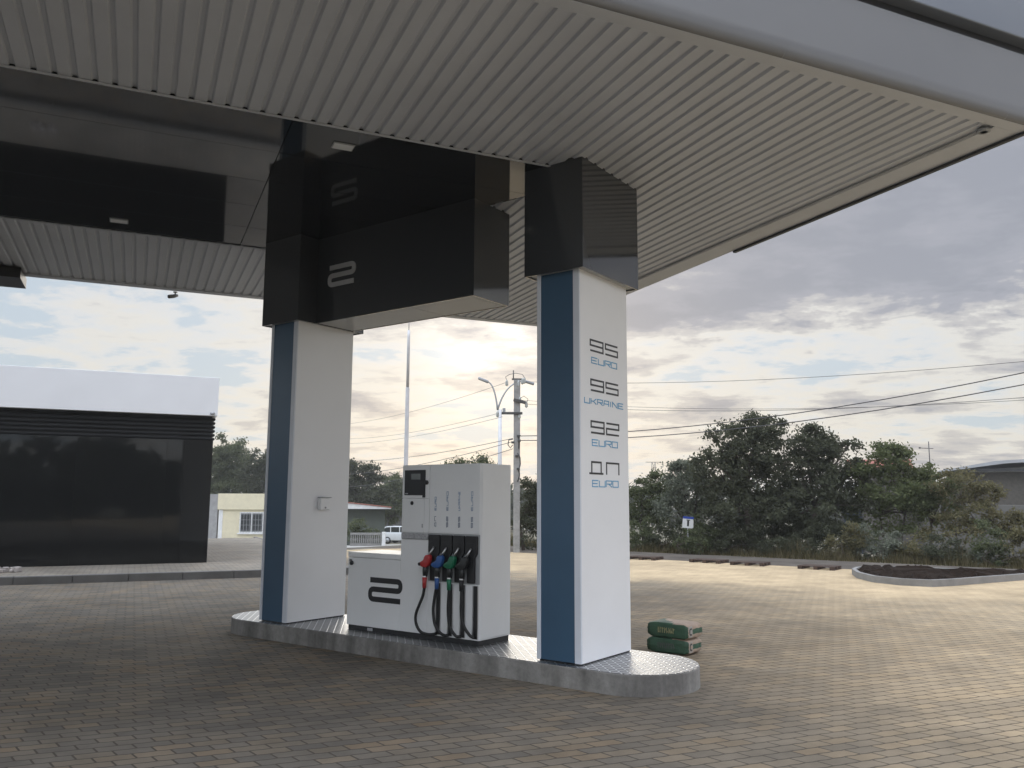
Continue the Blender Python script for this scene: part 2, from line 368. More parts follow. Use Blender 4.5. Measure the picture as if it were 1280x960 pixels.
MAT = dict(
    soffit=simple('soffit_sheet', (0.465, 0.485, 0.52), 0.42, var=0.05, scale=1.5),
    rim=simple('soffit_rim', (0.45, 0.47, 0.50), 0.4, var=0.05),
    fascia=gloss_panel('silver_fascia', (0.150, 0.152, 0.156), 0.22, 0.40, 0.03, 0.7),
    upper_fascia=gloss_panel('blue_grey_fascia', (0.13, 0.145, 0.17), 0.14, 0.5, 0.05),
    black=gloss_panel('black_panel', (0.042, 0.045, 0.048), 0.08, 0.8, 0.015),
    ceil_black=gloss_panel('black_ceiling_panel', (0.019, 0.021, 0.023), 0.05, 0.45, 0.035, 0.9),
    shop_black=gloss_panel('black_glass', (0.011, 0.0115, 0.0115), 0.035, 0.36, 0.03, 0.5),
    dark=simple('dark_trim', (0.02, 0.021, 0.023), 0.45, var=0.2),
    rib=simple('matt_black_cladding', (0.011, 0.0115, 0.012), 0.5, spec=0.2),
    kerb_dark=simple('shaded_kerb', (0.115, 0.11, 0.103), 0.9, var=0.3, scale=1.5, bump=0.3),  # shade of the unlit kerb face put into the concrete colour
    void=simple('dark_void', (0.01, 0.01, 0.011), 0.9),
    white=simple('white_panel', (0.80, 0.805, 0.81), 0.3, var=0.03, scale=1.2),
    whitecab=simple('white_powder_coat', (0.80, 0.805, 0.80), 0.38, var=0.03, scale=2.0),
    white_trim=simple('silver_white_trim', (0.66, 0.69, 0.74), 0.35, var=0.04),
    blue=simple('blue_panel', (0.038, 0.088, 0.148), 0.34, var=0.07, scale=1.4),
    under=simple('grey_underside', (0.34, 0.35, 0.355), 0.3, var=0.05),
    numeral=simple('grey_numeral', (0.46, 0.46, 0.46), 0.4),
    blackplastic=simple('black_plastic', (0.014, 0.014, 0.015), 0.42, var=0.25, scale=8),
    rubber=simple('black_rubber', (0.012, 0.012, 0.012), 0.55, var=0.2, scale=10),
    red=simple('red_plastic', (0.42, 0.035, 0.035), 0.4), nblue=simple('blue_plastic', (0.03, 0.10, 0.30), 0.4),
    green=simple('green_plastic', (0.012, 0.15, 0.075), 0.4), nblack=simple('charcoal_plastic', (0.025, 0.027, 0.027), 0.42),
    metal=simple('bare_metal', (0.6, 0.6, 0.61), 0.3, metal=1.0, var=0.1),
    screen=simple('display_glass', (0.02, 0.021, 0.023), 0.3, spec=0.25), lcd=simple('grey_screen', (0.10, 0.11, 0.105), 0.2),
    ink=simple('black_lettering', (0.012, 0.012, 0.014), 0.4), inkblue=simple('blue_lettering', (0.105, 0.34, 0.56), 0.4),
    inkpale=simple('faded_blue_lettering', (0.22, 0.30, 0.44), 0.4), inkgrey=simple('faded_grey_lettering', (0.16, 0.19, 0.26), 0.4),
    sticker=simple('grey_sticker', (0.38, 0.38, 0.39), 0.5, var=0.35, scale=40),
    concrete=simple('kerb_concrete', (0.21, 0.204, 0.194), 0.85, var=0.28, scale=2.2, bump=0.35, bscale=90),
    concrete_light=simple('light_concrete', (0.215, 0.208, 0.197), 0.85, var=0.18, scale=3, bump=0.25),
    tread=tread_mat(),
    asphalt=simple('asphalt', (0.098, 0.085, 0.072), 0.95, spec=0.1, var=0.3, scale=0.9, bump=0.4, bscale=80),
    soil=simple('dark_soil', (0.019, 0.013, 0.0095), 1.0, spec=0.05, var=0.5, scale=9, bump=1.0, bscale=22),
    dirt=simple('dry_dirt', (0.22, 0.17, 0.125), 0.95, var=0.3, scale=5, bump=0.8, bscale=25),
    land=simple('dry_ground', (0.13, 0.115, 0.075), 0.95, var=0.4, scale=0.6, bump=0.6, bscale=8),
    yard=simple('pale_yard_concrete', (0.33, 0.32, 0.295), 0.9, var=0.15, scale=0.8),
    bark=simple('bark', (0.075, 0.06, 0.048), 0.9, var=0.3, scale=14, bump=0.6),
    polewhite=simple('white_pole_paint', (0.56, 0.56, 0.57), 0.4), polegrey=simple('pole_concrete', (0.27, 0.268, 0.26), 0.9, var=0.25, scale=6, bump=0.3),
    steel=simple('weathered_steel', (0.06, 0.058, 0.056), 0.6, var=0.3), galv=simple('galvanised_steel', (0.33, 0.34, 0.35), 0.45, metal=0.3),
    porcelain=simple('glass_insulator', (0.42, 0.44, 0.43), 0.25), wire=simple('cable', (0.05, 0.05, 0.052), 0.6),
    cream=simple('cream_render', (0.62, 0.56, 0.40), 0.85, var=0.08), greyrender=simple('grey_render', (0.27, 0.265, 0.26), 0.9, var=0.2),
    window=simple('window_pane', (0.03, 0.033, 0.035), 0.1), frame=simple('white_window_frame', (0.66, 0.66, 0.65), 0.4),
    greenwall=simple('dull_green_wall', (0.075, 0.085, 0.07), 0.85, var=0.12), redtile=simple('red_roof_tile', (0.24, 0.075, 0.05), 0.8, var=0.25, scale=6),
    roofmetal=simple('grey_roof_sheet', (0.34, 0.35, 0.37), 0.5, var=0.12, scale=1.0), brick=simple('dark_brick_wall', (0.075, 0.066, 0.056), 0.9, var=0.3, scale=5),
    fence=simple('concrete_fence', (0.115, 0.111, 0.104), 0.9, var=0.18, scale=1.2), gateblue=simple('dark_blue_steel', (0.03, 0.04, 0.055), 0.6),
    carwhite=simple('silver_car_paint', (0.60, 0.62, 0.64), 0.25, coat=0.6, var=0.03), glass=simple('car_glass', (0.02, 0.025, 0.028), 0.06), tyre=simple('tyre_rubber', (0.016, 0.016, 0.016), 0.8),
    paper_green=simple('green_sack_paper', (0.034, 0.082, 0.050), 0.6, var=0.3, scale=9, bump=0.5, bscale=18), paper_tan=simple('tan_sack_paper', (0.36, 0.275, 0.21), 0.7, var=0.15, scale=9, bump=0.4, bscale=18),
    sack_letter=simple('yellow_sack_print', (0.26, 0.25, 0.13), 0.6, var=0.25, scale=30), label_white=simple('white_print', (0.32, 0.30, 0.27), 0.6), print_dark=simple('dark_print', (0.05, 0.05, 0.045), 0.6),
    wood=simple('weathered_pallet_wood', (0.06, 0.038, 0.028), 0.85, var=0.35, scale=9, bump=0.4), 
    signblue=simple('blue_sign_film', (0.02, 0.06, 0.32), 0.4), lampglass=simple('lamp_diffuser', (0.70, 0.72, 0.72), 0.3),
    rag=simple('grey_rubble', (0.32, 0.29, 0.27), 0.9, var=0.5, scale=12),
)
def stained():
    m, nt, N, L, P = new_mat('stained_kerb_concrete')
    tc = N.new('ShaderNodeTexCoord'); mp = N.new('ShaderNodeMapping'); mp.inputs['Scale'].default_value = (2.6, 2.6, 0.5); L.new(tc.outputs['Object'], mp.inputs[0])
    n1 = N.new('ShaderNodeTexNoise'); n1.inputs['Scale'].default_value = 1.0; n1.inputs['Detail'].default_value = 5; n1.inputs['Roughness'].default_value = 0.55; L.new(mp.outputs[0], n1.inputs['Vector'])
    n2 = N.new('ShaderNodeTexNoise'); n2.inputs['Scale'].default_value = 22; n2.inputs['Detail'].default_value = 8; n2.inputs['Roughness'].default_value = 0.7; L.new(tc.outputs['Object'], n2.inputs['Vector'])
    c = N.new('ShaderNodeValToRGB'); e = c.color_ramp.elements
    e[0].position = 0.40; e[0].color = (0.140, 0.133, 0.122, 1); e[1].position = 0.60; e[1].color = (0.295, 0.284, 0.264, 1)
    q = c.color_ramp.elements.new(0.50); q.color = (0.225, 0.216, 0.20, 1)
    L.new(n1.outputs[0], c.inputs[0])
    mr = N.new('ShaderNodeMapRange'); mr.inputs[1].default_value = 0.3; mr.inputs[2].default_value = 0.7; mr.inputs[3].default_value = 0.8; mr.inputs[4].default_value = 1.18; L.new(n2.outputs[0], mr.inputs[0])
    v = N.new('ShaderNodeVectorMath'); v.operation = 'SCALE'; L.new(c.outputs[0], v.inputs[0]); L.new(mr.outputs[0], v.inputs['Scale']); L.new(v.outputs[0], P.inputs['Base Color'])
    P.inputs['Roughness'].default_value = 0.85
    b = N.new('ShaderNodeBump'); b.inputs['Strength'].default_value = 0.3; b.inputs['Distance'].default_value = 0.01; L.new(n2.outputs[0], b.inputs['Height']); L.new(b.outputs[0], P.inputs['Normal'])
    return m
MAT['stained'] = stained()
MAT['paver'] = paver_mat('block_paving', True)
MAT['paver_walk'] = paver_mat('pavement_blocks', False)
LEAF = dict(
    dark=leaf_mat('dark_leaves', (0.062, 0.068, 0.044), (0.100, 0.106, 0.068), 0.45),
    mid=leaf_mat('mid_green_leaves', (0.078, 0.092, 0.048), (0.140, 0.155, 0.082), 0.45),
    light=leaf_mat('light_green_leaves', (0.088, 0.106, 0.048), (0.150, 0.168, 0.080), 0.45),
    sage=leaf_mat('grey_green_leaves', (0.115, 0.128, 0.094), (0.205, 0.220, 0.168), 0.45),
    olive=leaf_mat('olive_leaves', (0.105, 0.100, 0.050), (0.190, 0.168, 0.092), 0.45),
    dry=leaf_mat('dry_stalks', (0.11, 0.088, 0.050), (0.24, 0.19, 0.115)),
    grass=leaf_mat('verge_grass', (0.060, 0.056, 0.026), (0.165, 0.135, 0.075)),
)

# ------------------------------------------------------------------ the ground
def sheet(name, poly_fn, x0, x1, y0, y1, step, off, mat, frame=None, flat=False):
    """a ground sheet over a rectangle of a local frame (island or canopy), following the land"""
    nx = max(1, int(math.ceil((x1 - x0) / step))); ny = max(1, int(math.ceil((y1 - y0) / step)))
    vs, fs = [], []
    org, ang = (0, 0), 0.0
    if frame == 'isl': org, ang = IO, IA
    if frame == 'can': ang = CA
    for j in range(ny + 1):
        for i in range(nx + 1):
            x = x0 + (x1 - x0) * i / nx; y = y0 + (y1 - y0) * j / ny
            w = isl(x, y) if frame == 'isl' else (can(x, y) if frame == 'can' else Vector((x, y, 0)))
            vs.append((x, y, (0.0 if flat else ground_z(w.x, w.y)) + off))
    for j in range(ny):
        for i in range(nx):
            a = j * (nx + 1) + i
            fs.append((a, a + 1, a + nx + 2, a + nx + 1))
    me = bpy.data.meshes.new(name); me.from_pydata(vs, [], fs)
    o = link_mesh(name, me, mat, None, True, None, (org[0], org[1], 0), ang)
    o['kind'] = 'structure'
    return o

# land as a graded grid: fine near, coarse far
def land():
    def axis(lo, hi):
        a = [lo]
        while a[-1] < hi:
            x = a[-1]; a.append(x + max(2.0, min(80.0, abs(x) * 0.12)))
        return a
    xs = axis(-520, 520); ys = axis(-330, 520)
    vs = [(x, y, ground_z(x, y) - 0.012) for y in ys for x in xs]
    n = len(xs)
    fs = [(j * n + i, j * n + i + 1, (j + 1) * n + i + 1, (j + 1) * n + i) for j in range(len(ys) - 1) for i in range(n - 1)]
    me = bpy.data.meshes.new('ground'); me.from_pydata(vs, [], fs)
    o = link_mesh('ground', me, MAT['land'], None, True); o['kind'] = 'structure'
land()

def forecourt():
    """block paving: everything on the near side of the road edge, in the canopy frame so that its rows follow it"""
    vs, fs = [], []
    n = 26
    b0, b1, a0, a1 = -26.0, 15.0, -26.0, 34.0
    na, nb = 40, 30
    me = bpy.data.meshes.new('forecourt_paving')
    ca_, sa_ = math.cos(-CA), math.sin(-CA)
    for j in range(nb + 1):
        for i in range(na + 1):
            w = isl(a0 + (a1 - a0) * i / na, b0 + (b1 - b0) * j / nb)
            z = ground_z(w.x, w.y) - 0.004
            vs.append((w.x * ca_ - w.y * sa_, w.x * sa_ + w.y * ca_, z))
    for j in range(nb):
        for i in range(na):
            a = j * (na + 1) + i
            fs.append((a, a + 1, a + na + 2, a + na + 1))
    me.from_pydata(vs, [], fs)
    o = link_mesh('forecourt_paving', me, MAT['paver'], None, True, None, None, CA); o['kind'] = 'structure'
forecourt()
sheet('road', None, -60, 60, 15.0, 17.75, 1.7, 0.0, MAT['asphalt'], 'isl')
sheet('yard', None, -34, -6, 36.0, 62.0, 2.0, 0.004, MAT['yard'])

# pavement along the shop: paved slab with a kerb
def pavement():
    m = MB()
    me_v, me_f = [], []
    o = sheet('pavement', None, -30, 4.4, 18.86, 34.0, 1.5, 0.145, MAT['paver_walk'], 'can', True)
    k = MB()
    x = -30.0
    while x < 4.4:
        k.box(x + 0.004, min(x + 0.996, 4.52), 18.70, 18.86, -0.2, 0.15 + random.uniform(-0.003, 0.003), 0.012)
        x += 1.0
    y = 18.86
    while y < 34:
        k.box(4.4, 4.52, y + 0.004, y + 0.996, -0.6, 0.15, 0.012)
        y += 1.0
    kb = k.build('pavement_kerb', MAT['kerb_dark'], None, None, False, None, CA); kb['kind'] = 'structure'
pavement()

# ------------------------------------------------------------------ canopy
CEIL = 4.9
D0, D1, D2, D3 = 4.61, 7.03, 11.07, 13.80        # near edge, soffit / black band, black band / soffit, far edge
CL, CR = -26.0, 6.65
LB = 0.27                                        # the band ends along this line of the island frame
(pxa, pya), (pxb, pyb) = isl_to_can(0, LB), isl_to_can(1, LB)
def line_d(c):                                   # d on the diagonal end of the black band
    return pya + (c - pxa) * (pyb - pya) / (pxb - pxa)
def line_c(d):
    return pxa + (d - pya) * (pxb - pxa) / (pyb - pya)
C1, C2 = line_c(D1), line_c(D2)                  # right and left end of the diagonal
CO = Vector((2.0, 9.0, 0.0))
canopy = thing('fuel_canopy', 'wide flat filling station canopy with ribbed grey soffit and black ceiling band', 'canopy', can(2.0, 9.0), CA)

def soffit():
    pitch, gw, gh = 0.142, 0.054, 0.020
    cs = []
    c = CR
    while c > CL:
        cs.append(c); c -= pitch
    near, far = MB(CO), MB(CO)
    def far_start(c):
        if c >= C1: return D0
        if c <= C2: return D2
        return line_d(c)
    def strip(mb, profile, d0f, d1):
        for (ca_, za), (cb, zb) in zip(profile[:-1], profile[1:]):
            mb.face([(ca_, d0f(ca_), za), (cb, d0f(cb), zb), (cb, d1, zb), (ca_, d1, za)])
    for c in cs:
        a = c - pitch
        prof = [(a, CEIL), (a + pitch - gw, CEIL), (a + pitch - gw + 0.014, CEIL + gh), (a + pitch - 0.014, CEIL + gh), (a + pitch, CEIL)]
        if a >= C1:
            strip(far, prof, lambda q: D0, D3)
        else:
            strip(near, prof, lambda q: D0, D1)
            strip(far, prof, lambda q: max(D1, min(D2, far_start(q) if q < C1 else D1)), D3)
    near.build('near_soffit', MAT['soffit'], canopy)
    far.build('far_soffit', MAT['soffit'], canopy)
soffit()

def clip(poly, f):
    out = []
    n = len(poly)
    for i in range(n):
        p, q = poly[i], poly[(i + 1) % n]
        a, b = f(p), f(q)
        if a >= 0: out.append(p)
        if (a >= 0) != (b >= 0):
            t = a / (a - b); out.append((p[0] + (q[0] - p[0]) * t, p[1] + (q[1] - p[1]) * t))
    return out
def black_band():
    m = MB(CO)
    edge = [D1 + (D2 - D1) * k / 5 for k in range(6)]
    cc = [1.06 + 3.6 * k for k in range(-8, 2)]
    for i in range(len(cc) - 1):
        for j in range(5):
            g = 0.004
            poly = [(cc[i] + g, edge[j] + g), (cc[i + 1] - g, edge[j] + g), (cc[i + 1] - g, edge[j + 1] - g), (cc[i] + g, edge[j + 1] - g)]
            # keep the side of the diagonal that faces the camera
            poly = clip(poly, lambda p: (line_d(p[0]) - p[1]) - 0.01)
            poly = clip(poly, lambda p: p[0] - CL)
            if len(poly) < 3: continue
            tx, ty = random.uniform(-0.0016, 0.0016), random.uniform(-0.0022, 0.0022)
            cx = sum(p[0] for p in poly) / len(poly); cy = sum(p[1] for p in poly) / len(poly)
            m.prism(poly, lambda u, v, w: Vector((u, v, CEIL + 0.004 + w + (u - cx) * tx + (v - cy) * ty)), 0.0, 0.02)
    m.build('black_ceiling', MAT['ceil_black'], canopy)
    b = MB(CO); b.box(CL, C1 + 0.4, D1, D2, CEIL + 0.035, CEIL + 0.05)
    b.build('ceiling_backing', MAT['void'], canopy)
    t = MB(CO)
    t.box(CL, C1 - 0.02, D1 - 0.012, D1 + 0.012, CEIL - 0.014, CEIL - 0.003)
    t.box(CL, C2 - 0.02, D2 - 0.004, D2 + 0.035, CEIL - 0.010, CEIL - 0.003)
    t.build('soffit_trim', MAT['rim'], canopy)
black_band()
r = MB(CO)
r.box(CL, 6.97, 4.558, D0, CEIL - 0.016, CEIL + 0.04, 0.006)
r.box(CR, 6.97, D0 + 0.002, D3 - 0.002, CEIL - 0.014, CEIL + 0.04, 0.006)
r.box(CL, 6.97, D3, 13.96, CEIL - 0.016, CEIL + 0.04, 0.006)
r.build('soffit_rim', MAT['rim'], canopy)
def rounded_fascia():
    m = MB(CO)
    # profile in (d, z), rolled lower lip
    prof = [(4.555, CEIL - 0.0175), (4.478, CEIL - 0.0175)]
    for k in range(9):
        a = PI / 2 * k / 8
        prof.append((4.474 - 0.05 * math.sin(a), CEIL - 0.0175 + 0.13 - 0.13 * math.cos(a)))
    prof += [(4.424, 5.50), (4.60, 5.50)]
    seams = [CL] + [c for c in [6.58 - 2.42 * k for k in range(13, -1, -1)] if c > CL] + [6.97]
    for a, b in zip(seams[:-1], seams[1:]):
        tw = random.uniform(-0.004, 0.004)
        bmf = bmesh.new()
        rows = []
        for c, s in ((a + 0.002, -1), (b - 0.002, 1)):
            rows.append([bmf.verts.new(Vector((c, d + tw * s, z))) for d, z in prof])
        for i in range(len(prof) - 1):
            fcc = bmf.faces.new((rows[0][i], rows[1][i], rows[1][i + 1], rows[0][i + 1])); fcc.smooth = 2 <= i <= 9
        bmesh.ops.recalc_face_normals(bmf, faces=bmf.faces)
        m._merge(bmf)
    m.build('lower_fascia', MAT['fascia'], canopy)
    q = MB(CO); q.box(CL, 6.96, 4.482, 4.556, CEIL - 0.021, CEIL - 0.0178); q.build('front_rim', MAT['rim'], canopy)
rounded_fascia()
r = MB(CO); r.box(CL, 6.95, 4.475, 4.60, 5.502, 5.60); r.build('fascia_recess', MAT['dark'], canopy)
r = MB(CO)
x = 6.99
while x > CL:
    r.box(max(CL, x - 3.0) + 0.003, x - 0.003, 4.36, 4.60, 5.60, 6.55, 0.01); x -= 3.0
r.build('upper_fascia', MAT['upper_fascia'], canopy)
r = MB(CO)
r.box(6.93, 6.99, 4.46, 13.95, CEIL + 0.002, 6.5, 0.01)
r.box(CL, 6.97, 13.92, 13.98, CEIL + 0.002, 6.5, 0.01)
r.build('side_fascia', MAT['fascia'], canopy)
r = MB(CO); r.box(6.95, 6.998, 4.42, 8.52, CEIL - 0.042, CEIL - 0.0165, 0.004); r.build('edge_strip', MAT['dark'], canopy)
r = MB(CO); r.box(CL, 6.92, 4.62, 13.9, 4.975, 6.48); r.build('roof', MAT['roofmetal'], canopy)
r = MB(CO); r.box(CL, -1.66, 13.40, 14.1, CEIL - 0.17, CEIL - 0.018, 0.006); r.build('end_beam', MAT['dark'], canopy)
r = MB(CO); r.tube([(6.60, d, CEIL - 0.016) for d in (4.70, 7, 9, 11, 13.6)], 0.012, 10); r.build('drain_pipe', MAT['galv'], canopy)
r = MB(CO); r.lathe([(0.052, 0), (0.052, 0.03), (0.03, 0.03), (0.03, 0.0)], (6.60, 4.68, CEIL - 0.045), 20); r.build('pipe_end', MAT['galv'], canopy)
# flush lamps in the black band
for i, (c, d, lab) in enumerate(((1.58, 7.43, 'pale oblong ceiling lamp in the black band just above the sign box'), (-0.36, 10.65, 'pale ceiling lamp near the far edge of the black band'), )):
    t = thing('ceiling_lamp', lab, 'ceiling lamp', can(c, d, CEIL), CA, 'lamps set in the black ceiling band')
    a = MB(); a.box(-0.10, 0.10, -0.07, 0.07, -0.006, 0.004, 0.003); a.build('lamp_frame', MAT['galv'], t)
    a = MB(); a.box(-0.09, 0.09, -0.06, 0.06, -0.010, -0.0065, 0.001); a.build('diffuser', MAT['lampglass'], t)
# camera on the far rim
t = thing('security_camera', 'small grey bullet camera hanging from the far rim of the canopy', 'security camera', can(0.40, 13.99, CEIL - 0.02), CA); t.scale = (0.75, 0.75, 0.75)
a = MB(); a.lathe([(0.045, 0.0), (0.045, -0.015), (0.014, -0.02), (0.014, -0.06)], (0, 0, 0), 12); a.build('mount', MAT['galv'], t)
a = MB(); a.tube([(0.05, 0.02, -0.065), (-0.02, -0.01, -0.095), (-0.12, -0.05, -0.125)], [0.03, 0.042, 0.042], 12); a.build('housing', MAT['galv'], t)
a = MB(); a.tube([(-0.121, -0.0505, -0.1255), (-0.135, -0.056, -0.130)], [0.038, 0.034], 12); a.build('lens', MAT['blackplastic'], t)

# ------------------------------------------------------------------ island
KZ = 0.18
def stadium(xl, xr, yc, rad, n=20):
    pts = []
    for k in range(n + 1):
        a = -PI / 2 + PI * k / n; pts.append((xr + rad * math.cos(a), yc + rad * math.sin(a)))
    for k in range(n + 1):
        a = PI / 2 + PI * k / n; pts.append((xl + rad * math.cos(a), yc + rad * math.sin(a)))
    return pts
IC = (-0.9, 0.265)
island = thing('pump_island', 'long round-ended concrete island with a bright checker plate top', 'pump island', isl(*IC), IA)
idf = lambda u, v, w: Vector((u - IC[0], v - IC[1], w))
m = MB(); m.prism(stadium(-3.48, 1.64, 0.265, 0.565), idf, -0.1, KZ - 0.004, 0.008); m.build('kerb', MAT['stained'], island)
m = MB(); m.prism(stadium(-3.48, 1.64, 0.265, 0.557), idf, KZ - 0.0039, KZ, 0.0); m.build('tread_plate', MAT['tread'], island)

# ------------------------------------------------------------------ lettering
GLYPH = {
    '9': [[(1, .5), (0, .5), (0, 1), (1, 1), (1, 0), (0, 0)]], '5': [[(1, 1), (0, 1), (0, .52), (1, .52), (1, 0), (0, 0)]],
    '2': [[(0, 1), (1, 1), (1, .52), (0, .52), (0, 0), (1, 0)]],
    'E': [[(1, 1), (0, 1), (0, 0), (1, 0)], [(0, .5), (.85, .5)]], 'U': [[(0, 1), (0, 0), (1, 0), (1, 1)]],
    'R': [[(0, 0), (0, 1), (1, 1), (1, .48), (.15, .48)], [(.45, .48), (1, 0)]], 'O': [[(.5, 0), (0, 0), (0, 1), (1, 1), (1, 0), (.5, 0)]],
    'K': [[(0, 1), (0, 0)], [(0, .5), (.45, .5), (1, 1)], [(.45, .5), (1, 0)]], 'A': [[(0, 0), (.12, 1), (1, 1), (1, 0)], [(.08, .42), (1, .42)]],
    'I': [[(.5, 1), (.5, 0)]], 'N': [[(0, 0), (0, 1), (1, 0), (1, 1)]],
    'Д': [[(.14, .04), (.14, 1), (.86, 1), (.86, .04)], [(-.04, .0), (1.02, .0)]], 'П': [[(0, -.06), (0, 1), (1, 1), (1, -.06)]],
}
def write(mb, text, u0, u1, v0, v1, t, f, w0=0.0, w1=0.003, gap=0.16, rnd=0.0):
    """letters spread over u0..u1, v0..v1 (outer bounds)"""
    ws = [0.35 if ch == 'I' else 1.0 for ch in text]
    unit = (u1 - u0) / (sum(ws) + gap * (len(text) - 1))
    u = u0
    for ch, w in zip(text, ws):
        cw = unit * w
        for k, pl in enumerate(GLYPH[ch]):
            pts = [(u + t / 2 + p[0] * (cw - t), v0 + t / 2 + p[1] * (v1 - v0 - t)) for p in pl]
            mb.stroke(pts, t, f, w0 + k * 0.0004, w1 + k * 0.0004, rnd)
        u += cw + unit * gap

# ------------------------------------------------------------------ columns
def column(x0, x1, label, lettering):
    y0, y1, top, capz = -0.195, 0.725, 3.86, 3.82
    cx, cy = (x0 + x1) / 2, (y0 + y1) / 2
    t = thing('canopy_column', label, 'column', isl(cx, cy, KZ), IA, 'columns of the pump island')
    O = (cx, cy, KZ)
    m = MB(O)
    m.box(x0, x1, y0 + 0.012, y1, KZ + 0.012, top, 0.004)
    m.build('casing', MAT['white'], t)
    m = MB(O)
    m.box(x0, x0 + 0.042, y0 - 0.008, y0 + 0.0115, KZ + 0.012, top, 0.003)
    m.box(x1 - 0.070, x1, y0 - 0.008, y0 + 0.0115, KZ + 0.012, top, 0.003)
    m.build('corner_trim', MAT['white_trim'], t)
    m = MB(O); m.box(x0 + 0.044, x1 - 0.072, y0, y0 + 0.0115, KZ + 0.014, top, 0.002); m.build('blue_panel', MAT['blue'], t)
    m = MB(O); m.box(x0 + 0.01, x1 - 0.01, y0 + 0.03, y1 - 0.01, KZ, KZ + 0.0118); m.build('base_gap', MAT['dark'], t)
    # black cladding round the head
    hx0, hx1, hy0, hy1 = x0 - 0.095, x1 + 0.095, -0.285, 0.815
    m = MB(O)
    for a, b, c, d in ((hx0, hx1, hy0, hy0 + 0.02), (hx0, hx1, hy1 - 0.02, hy1), (hx0, hx0 + 0.02, hy0 + 0.0202, hy1 - 0.0202), (hx1 - 0.02, hx1, hy0 + 0.0202, hy1 - 0.0202)):
        m.box(a, b, c, d, capz, CEIL + 0.03, 0.0015, 1)
    m.build('head_cladding', MAT['black'], t)
    m = MB(O); m.box(hx0 + 0.021, hx1 - 0.021, hy0 + 0.021, hy1 - 0.021, capz + 0.012, capz + 0.03); m.build('head_underside', MAT['under'], t)
    if lettering:
        f = lambda u, v, w: Vector((x1 + w - cx, u - cy, v - KZ))
        k = MB(); q = MB()
        T = 0.0175
        write(k, '95', -0.015, 0.530, 3.065, 3.185, T, f, gap=0.12)
        write(k, '95', -0.010, 0.533, 2.680, 2.800, T, f, gap=0.12)
        write(k, '92', -0.012, 0.538, 2.275, 2.400, T, f, gap=0.12)
        write(k, 'ДП', -0.040, 0.530, 1.890, 2.014, T, f, gap=0.20)
        T2 = 0.0095
        write(q, 'EURO', 0.010, 0.508, 2.948, 3.012, T2, f, gap=0.10)
        write(q, 'UKRAINE', -0.125, 0.628, 2.553, 2.614, T2, f, gap=0.14)
        write(q, 'EURO', 0.010, 0.505, 2.157, 2.222, T2, f, gap=0.10)
        write(q, 'EURO', 0.008, 0.510, 1.770, 1.838, T2, f, gap=0.10)
        k.build('grade_lettering', MAT['ink'], t, 'black squared lettering 95 95 92 ДП')
        q.build('brand_lettering', MAT['inkblue'], t, 'blue squared lettering EURO UKRAINE EURO EURO')
    return t
column(0.850, 1.335, 'white and blue column with the fuel grades lettered on its broad side', True)
column(-3.250, -2.750, 'white and blue column with a small white box on its broad side', False)

# small white box on the far column
bx = thing('call_box', 'small white box with a lens fixed on the broad side of the far column', 'call box', isl(-2.75, 0.285, 1.585), IA)
m = MB(); m.box(0.0, 0.07, -0.075, 0.075, -0.075, 0.075, 0.012, 3); m.build('box_body', MAT['whitecab'], bx)
m = MB(); m.box(0.0, 0.085, -0.07, 0.085, 0.0755, 0.086, 0.003); m.build('hood', MAT['under'], bx)
m = MB(); m.tube([(0.0701, -0.0, -0.045), (0.078, 0.0, -0.045)], 0.012, 12); m.build('button', MAT['sticker'], bx)

# ------------------------------------------------------------------ hanging sign box
sg = thing('overhead_sign_box', 'long glossy black box with a grey numeral 2 hanging under the ceiling', 'sign box', isl(-1.35, 0.32, 3.82), IA)
SO = (-1.35, 0.32, 3.82)
sx0, sx1, sy0, sy1, sz = -2.653, -0.115, 0.0, 0.635, 3.82
m = MB(SO)
m.box(sx0, sx1, sy0, sy0 + 0.02, sz, CEIL + 0.03, 0.0015, 1)
m.box(sx0, sx1, sy1 - 0.02, sy1, sz, CEIL + 0.03, 0.0015, 1)
m.box(sx1 - 0.02, sx1, sy0 + 0.0202, sy1 - 0.0202, sz, CEIL + 0.03, 0.0015, 1)
m.build('box_cladding', MAT['black'], sg)
m = MB(SO)
xs = [sx0 + 0.01, -1.06, -0.19, sx1 - 0.022]
for a, b in zip(xs[:-1], xs[1:]):
    m.box(a + 0.005, b - 0.005, sy0 + 0.024, sy1 - 0.024, sz + 0.004, sz + 0.02, 0.001, 1)
m.build('underside_panel', MAT['under'], sg)
m = MB(SO); m.box(sx0 + 0.01, sx1 - 0.021, sy0 + 0.021, sy1 - 0.021, sz + 0.021, sz + 0.03); m.build('underside_backing', MAT['void'], sg)
m = MB()
f = lambda u, v, w: Vector((u - SO[0], sy0 - w - SO[1], v - SO[2]))
write(m, '2', -2.445, -1.957, 4.243, 4.518, 0.058, f, 0.0, 0.012, rnd=0.05)
m.build('numeral', MAT['numeral'], sg)

